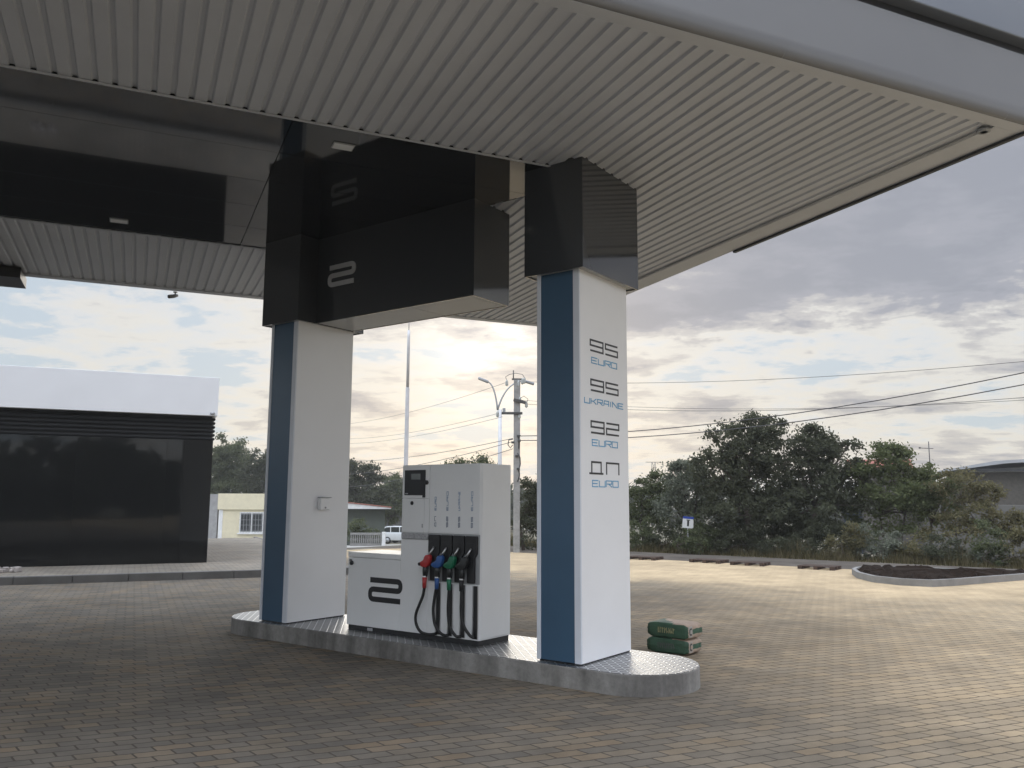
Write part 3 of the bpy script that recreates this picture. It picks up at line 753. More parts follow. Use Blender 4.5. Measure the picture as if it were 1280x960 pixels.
# ------------------------------------------------------------------ dispenser
DO = (-0.95, 0.265, KZ)
dp = thing('fuel_dispenser', 'white fuel dispenser with a black numeral 2, tall hose tower and four coloured nozzles', 'fuel dispenser', isl(DO[0], DO[1], KZ), IA)
DW, DD = -1.93, 0.53
fr = lambda u, v, w: Vector((u - DO[0], -w - DO[1], v - KZ))          # front face: along the island, up, towards the lane
m = MB(DO); m.box(DW + 0.02, -0.012, 0.012, DD - 0.012, KZ, 0.232); m.build('plinth', MAT['blackplastic'], dp)
m = MB(DO); m.box(-1.60, -1.52, 0.006, 0.0118, 0.19, 0.222, 0.002); m.build('plinth_plate', MAT['sticker'], dp)
m = MB(DO); m.box(DW, -1.108, 0.0, DD, 0.234, 0.985, 0.006); m.build('cabinet', MAT['whitecab'], dp)
m = MB(DO); m.box(DW - 0.004, -1.108, -0.004, DD + 0.004, 0.988, 1.045, 0.008); m.build('cabinet_lid', MAT['whitecab'], dp)
m = MB(DO)
m.box(-1.104, 0.0, 0.014, DD, 0.234, 2.022, 0.006)                    # tower body behind its front panels
m.build('tower', MAT['whitecab'], dp)
m = MB(DO)
m.box(-1.104, -0.703, 0.0, 0.0135, 0.236, 1.215, 0.003)               # lower left panel
m.build('lower_panel', MAT['whitecab'], dp)
m = MB(DO); m.box(-1.100, -0.700, 0.0, 0.0135, 1.658, 2.018, 0.003); m.build('display_panel', MAT['whitecab'], dp)
m = MB(DO); m.box(-1.100, -0.774, 0.0, 0.0135, 1.292, 1.652, 0.003); m.box(-0.770, -0.700, 0.0, 0.0135, 1.292, 1.652, 0.003)
door = m.build('service_door', MAT['whitecab'], dp)
m = MB(DO); m.tube([(-0.949, -0.008, 1.607), (-0.949, 0.0, 1.607)], 0.021, 16); m.build('keyhole', MAT['blackplastic'], door)
m = MB(DO); m.box(-0.803, -0.786, -0.0015, 0.0, 1.345, 1.385); m.build('sticker', MAT['sticker'], door)
m = MB(DO); m.box(-0.694, -0.003, 0.0, 0.0135, 1.292, 2.018, 0.003); m.build('grade_panel', MAT['whitecab'], dp)
m = MB(DO); m.box(-1.090, -0.700, -0.016, 0.013, 1.222, 1.284, 0.006); m.build('handle_strip', MAT['sticker'], dp, 'scuffed grey strip under the service door')
# side cladding sheet (narrow reveal lines)
m = MB(DO); m.box(0.0005, 0.006, 0.03, DD - 0.01, 0.25, 2.005, 0.002); m.build('side_panel', MAT['whitecab'], dp)
# display
m = MB(DO); m.box(-1.064, -0.757, -0.008, 0.0, 1.692, 1.966, 0.004)
m.box(-0.797, -0.757, -0.0078, 0.0, 1.668, 1.693, 0.002)
ds = m.build('display', MAT['screen'], dp)
m = MB(DO); m.box(-0.962, -0.826, -0.0095, -0.0082, 1.862, 1.926); m.build('lcd', MAT['lcd'], ds)
m = MB(DO); m.box(-1.048, -1.008, -0.0095, -0.0082, 1.704, 1.716); m.build('badge', MAT['sticker'], ds)
m = MB(DO); m.tube([(-0.738, -0.022, 1.83), (-0.738, 0.0, 1.83)], 0.024, 16); m.build('lock', MAT['blackplastic'], dp)
m = MB(DO); m.tube([(-1.868, -0.018, 0.922), (-1.868, 0.0, 0.922)], 0.024, 14); m.box(-1.905, -1.872, -0.012, 0.0, 0.945, 0.962, 0.003); m.build('cabinet_lock', MAT['blackplastic'], dp)
m = MB(); write(m, '2', -1.592, -1.067, 0.513, 0.780, 0.058, fr, 0.0005, 0.003, rnd=0.055); m.build('numeral', MAT['ink'], dp, 'large black squared numeral 2')
# upright grade names over each nozzle
rot = lambda u0: (lambda u, v, w: fr(u0 - v, u, w))
for k, (u, brand, grade, v1) in enumerate(((-0.595, 'EURO', 'ДП', 1.676), (-0.428, 'EURO', '92', 1.732), (-0.264, 'UKRAINE', '95', 1.732), (-0.092, 'EURO', '95', 1.732))):
    m = MB(); write(m, brand, 1.53, v1, 0.0, 0.026, 0.0055, rot(u), 0.0005, 0.0015, gap=0.12); m.build('grade_name', MAT['inkpale'], dp)
    m = MB(); write(m, grade, 1.356, 1.47, 0.0, 0.026, 0.006, rot(u), 0.0005, 0.0015, gap=0.14); m.build('grade_number', MAT['inkgrey'], dp)
# four holsters, hose channels, nozzles and hoses
HX = [(-0.684, -0.525), (-0.511, -0.356), (-0.343, -0.190), (-0.177, -0.021)]
NC = [('red', 'red'), ('nblue', 'blue'), ('green', 'green'), ('nblack', 'charcoal')]
m = MB(DO); m.box(-0.7, -0.003, 0.0, 0.0135, 0.236, 0.785, 0.003); m.build('hose_panel', MAT['whitecab'], dp)
m = MB(DO); m.box(-0.7, -0.003, 0.004, 0.0135, 0.79, 1.288, 0.002); m.build('holster_panel', MAT['under'], dp)
for k, ((hx0, hx1), (mk, word)) in enumerate(zip(HX, NC)):
    n0, n1 = hx0 + 0.028, hx1 - 0.030
    out = [(hx0 + .008, 1.275), (hx1 - .008, 1.275), (hx1, 1.267), (hx1, 1.095), (n1, 1.052), (n1, 0.806), (n1 - .006, 0.80), (n0 + .006, 0.80), (n0, 0.806), (n0, 1.052), (hx0, 1.095), (hx0, 1.267)]
    m = MB(); m.prism(out, fr, -0.003, 0.022, 0.004)
    ho = m.build('holster', MAT['blackplastic'], dp)
    m = MB(); m.prism([(hx0 + .02, 1.205), (hx1 - .02, 1.205), (hx1 - .02, 1.198), (hx0 + .02, 1.198)], fr, 0.0225, 0.026); m.build('holster_rib', MAT['dark'], ho)
    # channel with bright edges
    c0 = (-0.575, -0.408, -0.241, -0.074)[k]; c1 = c0 + 0.063
    m = MB(); m.prism([(c0 + .008, 0.25), (c1 - .004, 0.25), (c1 - .004, 0.775), (c0 + .008, 0.775)], fr, 0.0005, 0.003); ch = m.build('hose_channel', MAT['blackplastic'], dp)
    m = MB(); m.prism([(c0 - .004, 0.25), (c0 + .0075, 0.25), (c0 + .0075, 0.775), (c0 - .004, 0.775)], fr, 0.0006, 0.012); m.prism([(c1 - .0035, 0.25), (c1 + .004, 0.25), (c1 + .004, 0.775), (c1 - .0035, 0.775)], fr, 0.0006, 0.010); m.build('channel_edge', MAT['metal'], ch)
    # nozzle: shaped body, guard, spout, hose cuff
    s = hx0 + 0.684                                    # offset along the front
    def P(u, v, w): return fr(u + s, v, w)
    m = MB()
    body = [(-0.612, 1.062), (-0.640, 1.068), (-0.675, 1.063), (-0.690, 1.040), (-0.700, 1.012), (-0.752, 0.985), (-0.766, 0.968), (-0.752, 0.950), (-0.705, 0.935), (-0.668, 0.930), (-0.640, 0.950), (-0.620, 0.985), (-0.607, 1.030)]
    m.prism(body, lambda u, v, w: P(u, v, w), 0.030, 0.088, 0.014, 3)
    nz = m.build('nozzle', MAT[mk], dp, '%s nozzle with its hose' % word, True)
    m = MB(); m.tube([P(-0.640, 1.055, 0.058), P(-0.615, 1.10, 0.050), P(-0.592, 1.150, 0.034)], [0.0125, 0.0115, 0.0105], 12); m.build('spout', MAT['metal'], nz)
    if k == 0:
        m = MB(); m.tube([P(-0.750, 0.967, 0.028), P(-0.750, 0.967, 0.0895)], 0.018, 12); m.build('swivel', MAT['blackplastic'], nz)
    m = MB(); m.tube([P(-0.685, 0.945, 0.058), P(-0.690, 0.90, 0.060), P(-0.692, 0.845, 0.060)], [0.030, 0.027, 0.022], 12); m.build('grip', MAT['nblack'], nz)
    m = MB(); m.tube([P(-0.645, 0.945, 0.058), P(-0.652, 0.90, 0.058), P(-0.660, 0.845, 0.060), P(-0.680, 0.838, 0.060)], 0.007, 8); m.build('trigger_guard', MAT['nblack'], nz)
    m = MB(); m.tube([P(-0.6922, 0.846, 0.060), P(-0.6925, 0.832, 0.060)], 0.0235, 14); m.build('white_ring', MAT['whitecab'], nz)
    m = MB(); m.tube([P(-0.6925, 0.8315, 0.060), P(-0.696, 0.72, 0.058)], [0.026, 0.021], 14); m.build('cuff', MAT[mk] if k < 3 else MAT['rubber'], nz)
    if k == 0:
        path = [(-0.696, 0.725, .058), (-0.712, 0.64, .06), (-0.748, 0.55, .07), (-0.785, 0.46, .078), (-0.792, 0.39, .08), (-0.772, 0.32, .076), (-0.725, 0.268, .068), (-0.66, 0.250, .055), (-0.60, 0.250, .04), (-0.548, 0.262, .02)]
    elif k == 1:
        path = [(-0.703, 0.725, .058), (-0.722, 0.62, .06), (-0.733, 0.52, .064), (-0.722, 0.42, .066), (-0.695, 0.34, .062), (-0.64, 0.28, .055), (-0.59, 0.258, .04), (-0.552, 0.262, .02)]
    elif k == 2:
        path = [(-0.693, 0.725, .058), (-0.698, 0.62, .06), (-0.697, 0.52, .064), (-0.682, 0.41, .066), (-0.655, 0.33, .062), (-0.61, 0.275, .052), (-0.585, 0.262, .04), (-0.552, 0.262, .02)]
    else:
        path = [(-0.690, 0.725, .058), (-0.692, 0.62, .06), (-0.690, 0.53, .064), (-0.674, 0.44, .066), (-0.640, 0.36, .062), (-0.60, 0.305, .05), (-0.575, 0.28, .038), (-0.548, 0.27, .02)]
    # smooth the path (Catmull-Rom)
    pp = []
    for i in range(len(path) - 1):
        p0, p1, p2, p3 = [Vector(path[min(max(j, 0), len(path) - 1)]) for j in (i - 1, i, i + 1, i + 2)]
        for q in range(5):
            tt = q / 5
            pp.append(0.5 * ((2 * p1) + (p2 - p0) * tt + (2 * p0 - 5 * p1 + 4 * p2 - p3) * tt ** 2 + (3 * p1 - p0 - 3 * p2 + p3) * tt ** 3))
    pp.append(Vector(path[-1]))
    m = MB(); m.tube([P(q.x, q.y, q.z) for q in pp], 0.0155, 10); m.build('hose', MAT['rubber'], dp)

# ------------------------------------------------------------------ two sacks behind the island
def sack(z0, dx, rz, label, seed):
    rs = random.Random(seed)
    L_, W_, H_ = 0.50, 0.34, 0.165
    t = thing('cement_sack', label, 'sack', isl(1.215 + dx, 1.93, z0), IA + rz, 'cement sacks behind the island')
    b = bmesh.new(); bmesh.ops.create_cube(b, size=1.0)
    bmesh.ops.subdivide_edges(b, edges=b.edges, cuts=9, use_grid_fill=True)
    for v in b.verts:
        x, y, z = v.co * 2
        px = math.copysign(abs(x) ** 0.9, x); 
        pinch = 1 - 0.20 * abs(x) ** 10 - 0.10 * abs(y) ** 12
        v.co = Vector((px * L_ / 2 * (1 - 0.03 * abs(z) ** 4), y * W_ / 2 * (1 - 0.05 * abs(z) ** 3 - 0.05 * abs(x) ** 6), H_ / 2 + z * H_ / 2 * pinch))
        v.co += Vector((rs.uniform(-1, 1), rs.uniform(-1, 1), rs.uniform(-1, 1))) * 0.0035
        v.co.z = max(0.0, v.co.z)
    for fc in b.faces: fc.smooth = True
    green = [fc for fc in b.faces]
    me = bpy.data.meshes.new('paper_body'); b.to_mesh(me); b.free()
    o = link_mesh('paper_body', me, MAT['paper_tan'], t)
    me.materials.append(MAT['paper_green'])
    for p in me.polygons:
        c = p.center
        if (c.y < -W_ / 2 * 0.86 and c.x < L_ * 0.47) or (c.z > H_ * 0.7 and c.x < 0.02 - 0.9 * (c.y + 0.1)) or c.x < -L_ * 0.46 or (c.x > L_ * 0.44 and 0.35 * H_ < c.z < 0.68 * H_ and c.y > -0.06): p.material_index = 1
    m = MB()
    f = lambda u, v, w: Vector((u, -W_ / 2 * 0.955 - w, v))
    x = -0.11
    for k in range(8):
        w = rs.uniform(0.013, 0.018)
        m.stroke([(x, 0.055), (x, 0.115)], 0.008, f, 0.004, 0.011)
        m.stroke([(x, rs.choice((0.065, 0.085, 0.105))), (x + w, rs.choice((0.065, 0.105)))], 0.008, f, 0.004, 0.0112)
        x += w + 0.010
    m.build('print', MAT['sack_letter'] if z0 > 0.1 else MAT['lcd'], t)
    m = MB(); g = lambda u, v, w: Vector((L_ / 2 * 0.985 + w, u, v))
    m.prism([(-0.150, 0.03), (-0.065, 0.03), (-0.065, 0.14), (-0.150, 0.14)], g, -0.012, 0.004); m.build('end_label', MAT['label_white'], t)
    m = MB(); m.stroke([(-0.085, 0.115), (-0.13, 0.115), (-0.13, 0.055), (-0.085, 0.055)], 0.016, g, 0.0042, 0.007, 0.02); m.build('emblem', MAT['print_dark'], t)
sack(0.0, 0.0, 0.0, 'green and tan cement sack at the bottom of the stack behind the island', 3)
sack(0.162, 0.012, R(-3), 'green and tan cement sack lying on top of the other sack', 5)

# ------------------------------------------------------------------ shop on the left
SB = (1.655, 21.30)
shop = thing('station_shop', 'black glass shop building with a tall plain white parapet', 'shop', can(-8, 24, 0.145), CA)
SOF = Vector((-8, 24, 0.145))
sx0, sx1, d0, d1 = -30.0, SB[0], SB[1], 31.0
m = MB(SOF)
m.box(sx0, sx1 - 0.05, d0 + 0.08, d1, 0.145, 4.2); m.build('wall', MAT['dark'], shop)
# glass front in bays
bays = [sx1 - 0.0, sx1 - 0.62, sx1 - 1.02, sx1 - 2.9, sx1 - 4.6, sx1 - 7.2, sx1 - 9.8, sx1 - 12.4]
m = MB(SOF)
for a, b in zip(bays[1:], bays[:-1]):
    tw = random.uniform(-0.0015, 0.0015); tl = random.uniform(-0.002, 0.002)
    rotm = Matrix.Rotation(tw, 4, 'Z') @ Matrix.Rotation(tl, 4, 'X')
    m.box(a + 0.0012, b - 0.0012, d0 + 0.02, d0 + 0.05, 0.15, 3.02, 0.0008, 1, rotm)
m.box(sx0, bays[-1] - 0.01, d0 + 0.02, d0 + 0.05, 0.15, 3.02)
m.box(sx1 - 0.049, sx1 - 0.015, d0 + 0.055, d1, 0.15, 3.02)
m.build('glass_front', MAT['shop_black'], shop)
# horizontal ribbed cladding over the glass
m = MB(SOF)
z = 3.03
while z < 3.60:
    prof = [(d0 + 0.05, z), (d0 + 0.044, z + 0.012), (d0 + 0.044, z + 0.045), (d0 + 0.05, z + 0.057)]
    m.prism(prof, lambda u, v, w: Vector((w, u, v)), sx0, sx1 + 0.02)
    m.prism([(sx1 - 0.05, z), (sx1 + 0.03, z + 0.012), (sx1 + 0.03, z + 0.045), (sx1 - 0.05, z + 0.057)], lambda u, v, w: Vector((u, w, v)), d0 + 0.051, d1)
    z += 0.095
m.build('ribbed_cladding', MAT['rib'], shop)
m = MB(SOF)
m.box(sx0, sx1 + 0.06, d0 - 0.10, d0 + 0.2, 3.605, 4.53, 0.004, 1)
m.box(sx1 - 0.1, sx1 + 0.06, d0 + 0.202, d1, 3.605, 4.53, 0.004, 1)
m.build('parapet', MAT['white'], shop)
m = MB(SOF); m.box(sx0, sx1 - 0.1, d0 + 0.2, d1, 4.2, 4.3); m.build('roof', MAT['roofmetal'], shop)
m = MB(SOF); m.tube([(sx1 - 0.02, d0 - 0.12, 3.66), (sx1 - 0.10, d0 - 0.17, 3.65)], 0.03, 10); m.build('wall_camera', MAT['galv'], shop)
# rubble left on the pavement
p = can(-2.35, 19.9, 0.145)
m = MB()
for k in range(9):
    a, b = random.uniform(-0.28, 0.28), random.uniform(-0.12, 0.12)
    s = random.uniform(0.03, 0.075)
    m.box(a - s, a + s, b - s * .8, b + s * .8, 0, s * 1.5, 0.012, 1, Matrix.Rotation(random.uniform(0, 3), 4, 'Z'))
tag(m.build('rubble_heap', MAT['rag'], None, None, False, p), 'small heap of broken rubble left on the pavement by the black shop', 'rubble')

# ------------------------------------------------------------------ vegetation
def leaves_mesh(name, pts, size, mat, parent, squash=0.0, elong=1.6, up=0.0):
    n = len(pts)
    pts = np.asarray(pts)
    nrm = rng.normal(size=(n, 3)); nrm[:, 2] = np.abs(nrm[:, 2]) + up; nrm /= np.linalg.norm(nrm, axis=1)[:, None]
    t = rng.normal(size=(n, 3)); t -= nrm * (t * nrm).sum(1)[:, None]; t /= np.linalg.norm(t, axis=1)[:, None]
    b = np.cross(nrm, t)
    s = size * rng.uniform(0.6, 1.4, n)[:, None]
    v = np.empty((n, 4, 3))
    v[:, 0] = pts - t * s * elong * 0.5
    v[:, 1] = pts + b * s * 0.42 + nrm * s * 0.1
    v[:, 2] = pts + t * s * elong * 0.5
    v[:, 3] = pts - b * s * 0.42 + nrm * s * 0.1
    me = bpy.data.meshes.new(name)
    me.vertices.add(n * 4); me.vertices.foreach_set('co', v.reshape(-1))
    me.loops.add(n * 4); me.loops.foreach_set('vertex_index', np.arange(n * 4, dtype=np.int32))
    me.polygons.add(n); me.polygons.foreach_set('loop_start', np.arange(0, n * 4, 4, dtype=np.int32))
    me.update(calc_edges=True)
    return link_mesh(name, me, mat, parent)

def crown_points(blobs, dens, clump=0.30, per=26, inner=0.35):
    per = int(per * 1.9); clump *= 0.82; dens *= 0.74
    """leaf positions in clumps scattered through the outer part of several lobes"""
    out = []
    for (c, r) in blobs:
        area = (r[0] * r[1] + r[1] * r[2] + r[0] * r[2]) / 3 * 4 * PI
        k = max(3, int(area * dens))
        d = rng.normal(size=(k, 3)); d /= np.linalg.norm(d, axis=1)[:, None]
        rad = rng.uniform(inner, 1.0, k) ** 0.6
        cc = np.array(c) + d * np.array(r) * rad[:, None]
        sz = clump * rng.uniform(0.45, 1.35, k)
        for q in range(k):
            out.append(cc[q] + rng.normal(size=(per, 3)) * sz[q] * np.array([0.55, 0.55, 0.38]))
    return np.concatenate(out)

def tree(name, label, cat, base, blobs, leaf, dens=7.0, size=0.11, clump=0.30, per=26, group=None, trunk_r=0.12, stems=1, inner=0.35):
    """blobs in world coordinates: (centre, radii)"""
    base = Vector(base)
    t = thing(name, label, cat, base, 0, group)
    bl = [((c[0] - base.x, c[1] - base.y, c[2] - base.z), r) for c, r in blobs]
    # ragged outline: small sprays standing off the big lobes
    extra = []
    for c, r in bl:
        if r[2] < 0.45: continue
        for k in range(6):
            a, e = random.uniform(0, 2 * PI), random.uniform(-0.1, 1.3)
            q = 1.0 + random.uniform(-0.05, 0.22)
            sr = random.uniform(0.12, 0.26)
            extra.append(((c[0] + r[0] * q * math.cos(a) * math.cos(e), c[1] + r[1] * q * math.sin(a) * math.cos(e), c[2] + r[2] * q * math.sin(e)), (r[0] * sr * 1.2, r[1] * sr * 1.2, r[2] * sr * 0.55)))
    bl_all = [(c, (r[0] * .93, r[1] * .93, r[2] * .93)) for c, r in bl] + extra
    m = MB()
    top = max(b[0][2] for b in bl)
    cx = sum(b[0][0] for b in bl) / len(bl); cy = sum(b[0][1] for b in bl) / len(bl)
    for s in range(stems):
        ox, oy = (random.uniform(-.3, .3), random.uniform(-.2, .2)) if stems > 1 else (0, 0)
        fork = Vector((cx * 0.35 + ox * 2, cy * 0.35 + oy, top * 0.42))
        m.tube([(ox, oy, -0.15), (ox * 1.3 + cx * .1, oy * 1.2, fork.z * 0.5), fork], [trunk_r / stems ** .5, trunk_r * .8 / stems ** .5, trunk_r * .62 / stems ** .5], 8)
        for i, (c, r) in enumerate(bl):
            if stems > 1 and i % stems != s: continue
            c = Vector(c)
            mid = fork.lerp(c, 0.55) + Vector((random.uniform(-.15, .15), random.uniform(-.15, .15), 0.1))
            m.tube([fork, mid, c], [trunk_r * .5, trunk_r * .3, trunk_r * .14], 6)
            for k in range(5):
                a = Vector((random.uniform(-1, 1) * r[0], random.uniform(-1, 1) * r[1], random.uniform(-.4, 1) * r[2])) * 0.8
                m.tube([mid.lerp(c, random.uniform(.3, 1)), c + a * 0.55 + Vector((0, 0, .05)), c + a], [trunk_r * .16, trunk_r * .1, 0.008], 5)
    m.build('trunk', MAT['bark'], t)
    leaves_mesh('crown', crown_points(bl_all, dens, clump, per, inner), size * 0.62, LEAF[leaf], t)
    return t

def px_blobs(Y, items):
    """(pixel x, pixel y, half width px, half height px, depth offset m) -> lobes standing at distance Y"""
    out = []
    for (px, py, rx, ry, dy) in items:
        yy = Y + dy
        c = at(px, py, yy); k = yy / F_PX
        out.append(((c.x, c.y, c.z), (rx * k, max(rx * k * 0.8, 0.3), ry * k)))
    return out
def base_at(px, Y):
    p = at(px, 600, Y); return (p.x, Y, ground_z(p.x, Y))

G = 'trees and bushes across the road'
tree('acacia_tree', 'tall dark acacia tree with a loose sprig sticking out on its left top', 'tree', base_at(935, 27.2),
     px_blobs(27.2, [(925, 570, 42, 30, 0), (948, 545, 34, 22, .3), (905, 600, 40, 34, -.3), (950, 600, 48, 40, .4), (925, 645, 56, 42, -.2), (893, 544, 15, 7, .2), (912, 535, 14, 8, .5), (950, 526, 17, 6, 0), (884, 573, 14, 8, 0)]), 'dark', 6.0, 0.115, 0.30, 30, G, 0.13)
tree('acacia_tree', 'wide dark acacia tree right of the tall one with sky showing through its right arm', 'tree', base_at(1012, 27.8),
     px_blobs(27.8, [(1010, 560, 30, 24, 0), (1000, 590, 50, 38, .3), (1040, 590, 36, 28, -.2), (1060, 558, 17, 7, 0), (1020, 635, 60, 44, -.3), (985, 650, 44, 36, .3), (1058, 615, 30, 34, .2), (1040, 552, 14, 8, 0)]), 'dark', 6.0, 0.115, 0.30, 30, G, 0.13)
tree('willow_bush', 'soft grey-green bush between the acacia and the small blue sign', 'bush', base_at(858, 28.5),
     px_blobs(28.5, [(858, 615, 32, 32, 0), (885, 620, 28, 34, .2), (845, 640, 26, 30, 0), (868, 592, 22, 14, 0), (850, 600, 16, 20, 0)]), 'sage', 6.5, 0.095, 0.26, 30, G, 0.07, 2)
tree('poplar_bush', 'dark green bush right beside the lettered column', 'bush', base_at(812, 30),
     px_blobs(30, [(806, 630, 24, 30, 0), (825, 610, 16, 20, 0), (800, 655, 26, 28, -.3), (832, 640, 22, 34, .2), (808, 606, 8, 10, 0)]), 'mid', 6.5, 0.10, 0.26, 30, G, 0.07, 2)
tree('ash_tree', 'light green young tree with a ragged top beside the red tiled roof', 'tree', base_at(1112, 27.0),
     px_blobs(27.0, [(1105, 580, 18, 22, 0), (1128, 582, 14, 22, .2), (1112, 615, 30, 32, 0), (1098, 645, 34, 34, .3), (1135, 640, 28, 34, -.2), (1085, 612, 20, 26, .2), (1142, 612, 16, 22, .3), (1100, 562, 7, 10, 0), (1130, 566, 6, 8, 0)]), 'light', 4.6, 0.105, 0.27, 28, G, 0.07, 2)
tree('ash_tree', 'small light green pointed tree in front of the metal roofed warehouse', 'tree', base_at(1158, 27.0),
     px_blobs(27.0, [(1158, 590, 10, 14, 0), (1160, 612, 20, 22, 0), (1155, 645, 28, 32, 0), (1180, 640, 22, 26, .2), (1178, 612, 14, 18, .3)]), 'light', 5.2, 0.10, 0.26, 26, G, 0.06)
tree('elm_bush', 'sparse yellowish bush in front of the grey concrete fence', 'bush', base_at(1205, 26.0),
     px_blobs(26.0, [(1195, 615, 24, 22, 0), (1222, 618, 20, 20, 0), (1210, 650, 34, 30, 0), (1190, 668, 30, 24, -.3), (1245, 650, 20, 30, 0), (1268, 668, 16, 24, 0)]), 'olive', 3.9, 0.095, 0.26, 24, G, 0.05, 3)
# low growth along the verge
low = [(905, 668, 34, 22, 0, 'dark', 'dark undergrowth between the small blue sign and the tall acacia trunk'), (962, 670, 30, 20, 0, 'dark', 'dark undergrowth between the two acacia trunks'), (1028, 668, 34, 22, 0, 'dark', 'dark undergrowth right of the wide acacia trunk'),
       (800, 672, 22, 18, 25.6, 'mid', 'low green bramble at the foot of the lettered column side'), (838, 676, 24, 16, 25.4, 'dark', 'low dark bramble right under the small blue sign'),
       (880, 672, 26, 20, 25.2, 'mid', 'low bramble just right of the small blue sign'), (925, 678, 28, 16, 24.9, 'dark', 'low dark shrub below the tall acacia'),
       (985, 682, 34, 14, 24.4, 'dark', 'low dark shrub below the wide acacia'), (1060, 678, 22, 17, 23.6, 'olive', 'rusty olive weed bush at the road edge right of the acacias'),
       (1100, 682, 24, 20, 23.2, 'sage', 'pale dusty weed bush below the ragged light green tree'), (1140, 688, 22, 17, 22.6, 'olive', 'olive weed bush beside the pale dusty one'),
       (1178, 690, 22, 18, 22.2, 'dark', 'dark leafy shrub at the road edge above the flower bed'), (1238, 684, 20, 24, 21.6, 'mid', 'round dark green shrub close to the right edge of the road'),
       (1268, 692, 18, 20, 21.2, 'olive', 'tangled olive weed bush at the far right'), (1215, 698, 18, 10, 21.6, 'sage', 'low pale weed bush between the two round shrubs')]
for (px, py, rx, ry, Y, lf, lab) in low:
    Y = (18.75 + 6.81) / (0.805 + 0.593 * (px - 640) / F_PX)
    if 'undergrowth' in lab: Y += 1.6
    rx *= 1.3; ry *= 1.15
    b = px_blobs(Y, [(px, py, rx * .75, ry, 0), (px - rx * .5, py + ry * .3, rx * .55, ry * .7, .3), (px + rx * .5, py + ry * .25, rx * .55, ry * .75, -.2)])
    tree('verge_bush', lab, 'bush', base_at(px, Y), b, lf, 9.0, 0.075, 0.19, 26, 'low bushes along the road verge', 0.03, 3, 0.2)
tree('verge_bush', 'small bush hiding the foot of the little blue and white sign', 'bush', base_at(862, 26.4), px_blobs(26.4, [(862, 678, 14, 12, 0), (850, 682, 12, 10, .1), (874, 682, 12, 10, -.1), (866, 668, 7, 6, 0)]), 'mid', 9, 0.075, 0.18, 26, 'low bushes along the road verge', 0.03, 3, 0.2)
# by the utility pole and above the dispenser
tree('roadside_bush', 'dark bush growing round the foot of the concrete pole', 'bush', base_at(664, 28.2),
     px_blobs(28.2, [(662, 640, 16, 32, 0), (672, 625, 14, 22, 0), (658, 668, 18, 22, 0), (690, 640, 24, 34, .3), (655, 604, 6, 8, 0)]), 'dark', 7, 0.095, 0.24, 26, G, 0.06, 2)
tree('walnut_tree', 'small tree whose top shows above the white dispenser tower', 'tree', base_at(590, 40),
     px_blobs(40, [(585, 605, 30, 28, 0), (602, 578, 8, 8, 0), (575, 592, 18, 14, 0), (612, 600, 16, 16, 0)]), 'mid', 5, 0.12, 0.30, 24, 'trees behind the station', 0.08)
tree('pine_tree', 'dark tree with layered branches just right of the far column', 'tree', base_at(445, 72),
     px_blobs(72, [(448, 588, 14, 10, 0), (462, 600, 13, 7, 0), (440, 605, 22, 14, 0), (455, 622, 26, 14, 0), (436, 578, 8, 6, 0), (470, 584, 4, 3, 0)]), 'dark', 2.6, 0.22, 0.55, 26, 'trees behind the station', 0.16)
tree('walnut_tree', 'round green tree behind the white flagpole', 'tree', base_at(486, 76),
     px_blobs(76, [(485, 618, 18, 18, 0), (500, 612, 14, 14, 0), (472, 630, 16, 14, 0), (515, 620, 16, 16, 0), (492, 640, 26, 16, 0)]), 'mid', 2.6, 0.22, 0.55, 26, 'trees behind the station', 0.16)
tree('walnut_tree', 'broad dense tree rising behind the cream outbuilding', 'tree', base_at(290, 82),
     px_blobs(82, [(285, 575, 26, 26, 0), (272, 590, 24, 26, 0), (300, 590, 22, 28, 0), (290, 612, 40, 22, 0), (262, 605, 22, 22, 0)]), 'mid', 2.6, 0.24, 0.6, 28, 'trees behind the station', 0.2)
tree('walnut_tree', 'darker tree half hidden behind the far column', 'tree', base_at(332, 78),
     px_blobs(78, [(330, 582, 16, 18, 0), (322, 602, 18, 22, 0), (345, 600, 22, 26, 0)]), 'dark', 2.8, 0.24, 0.55, 28, 'trees behind the station', 0.18)

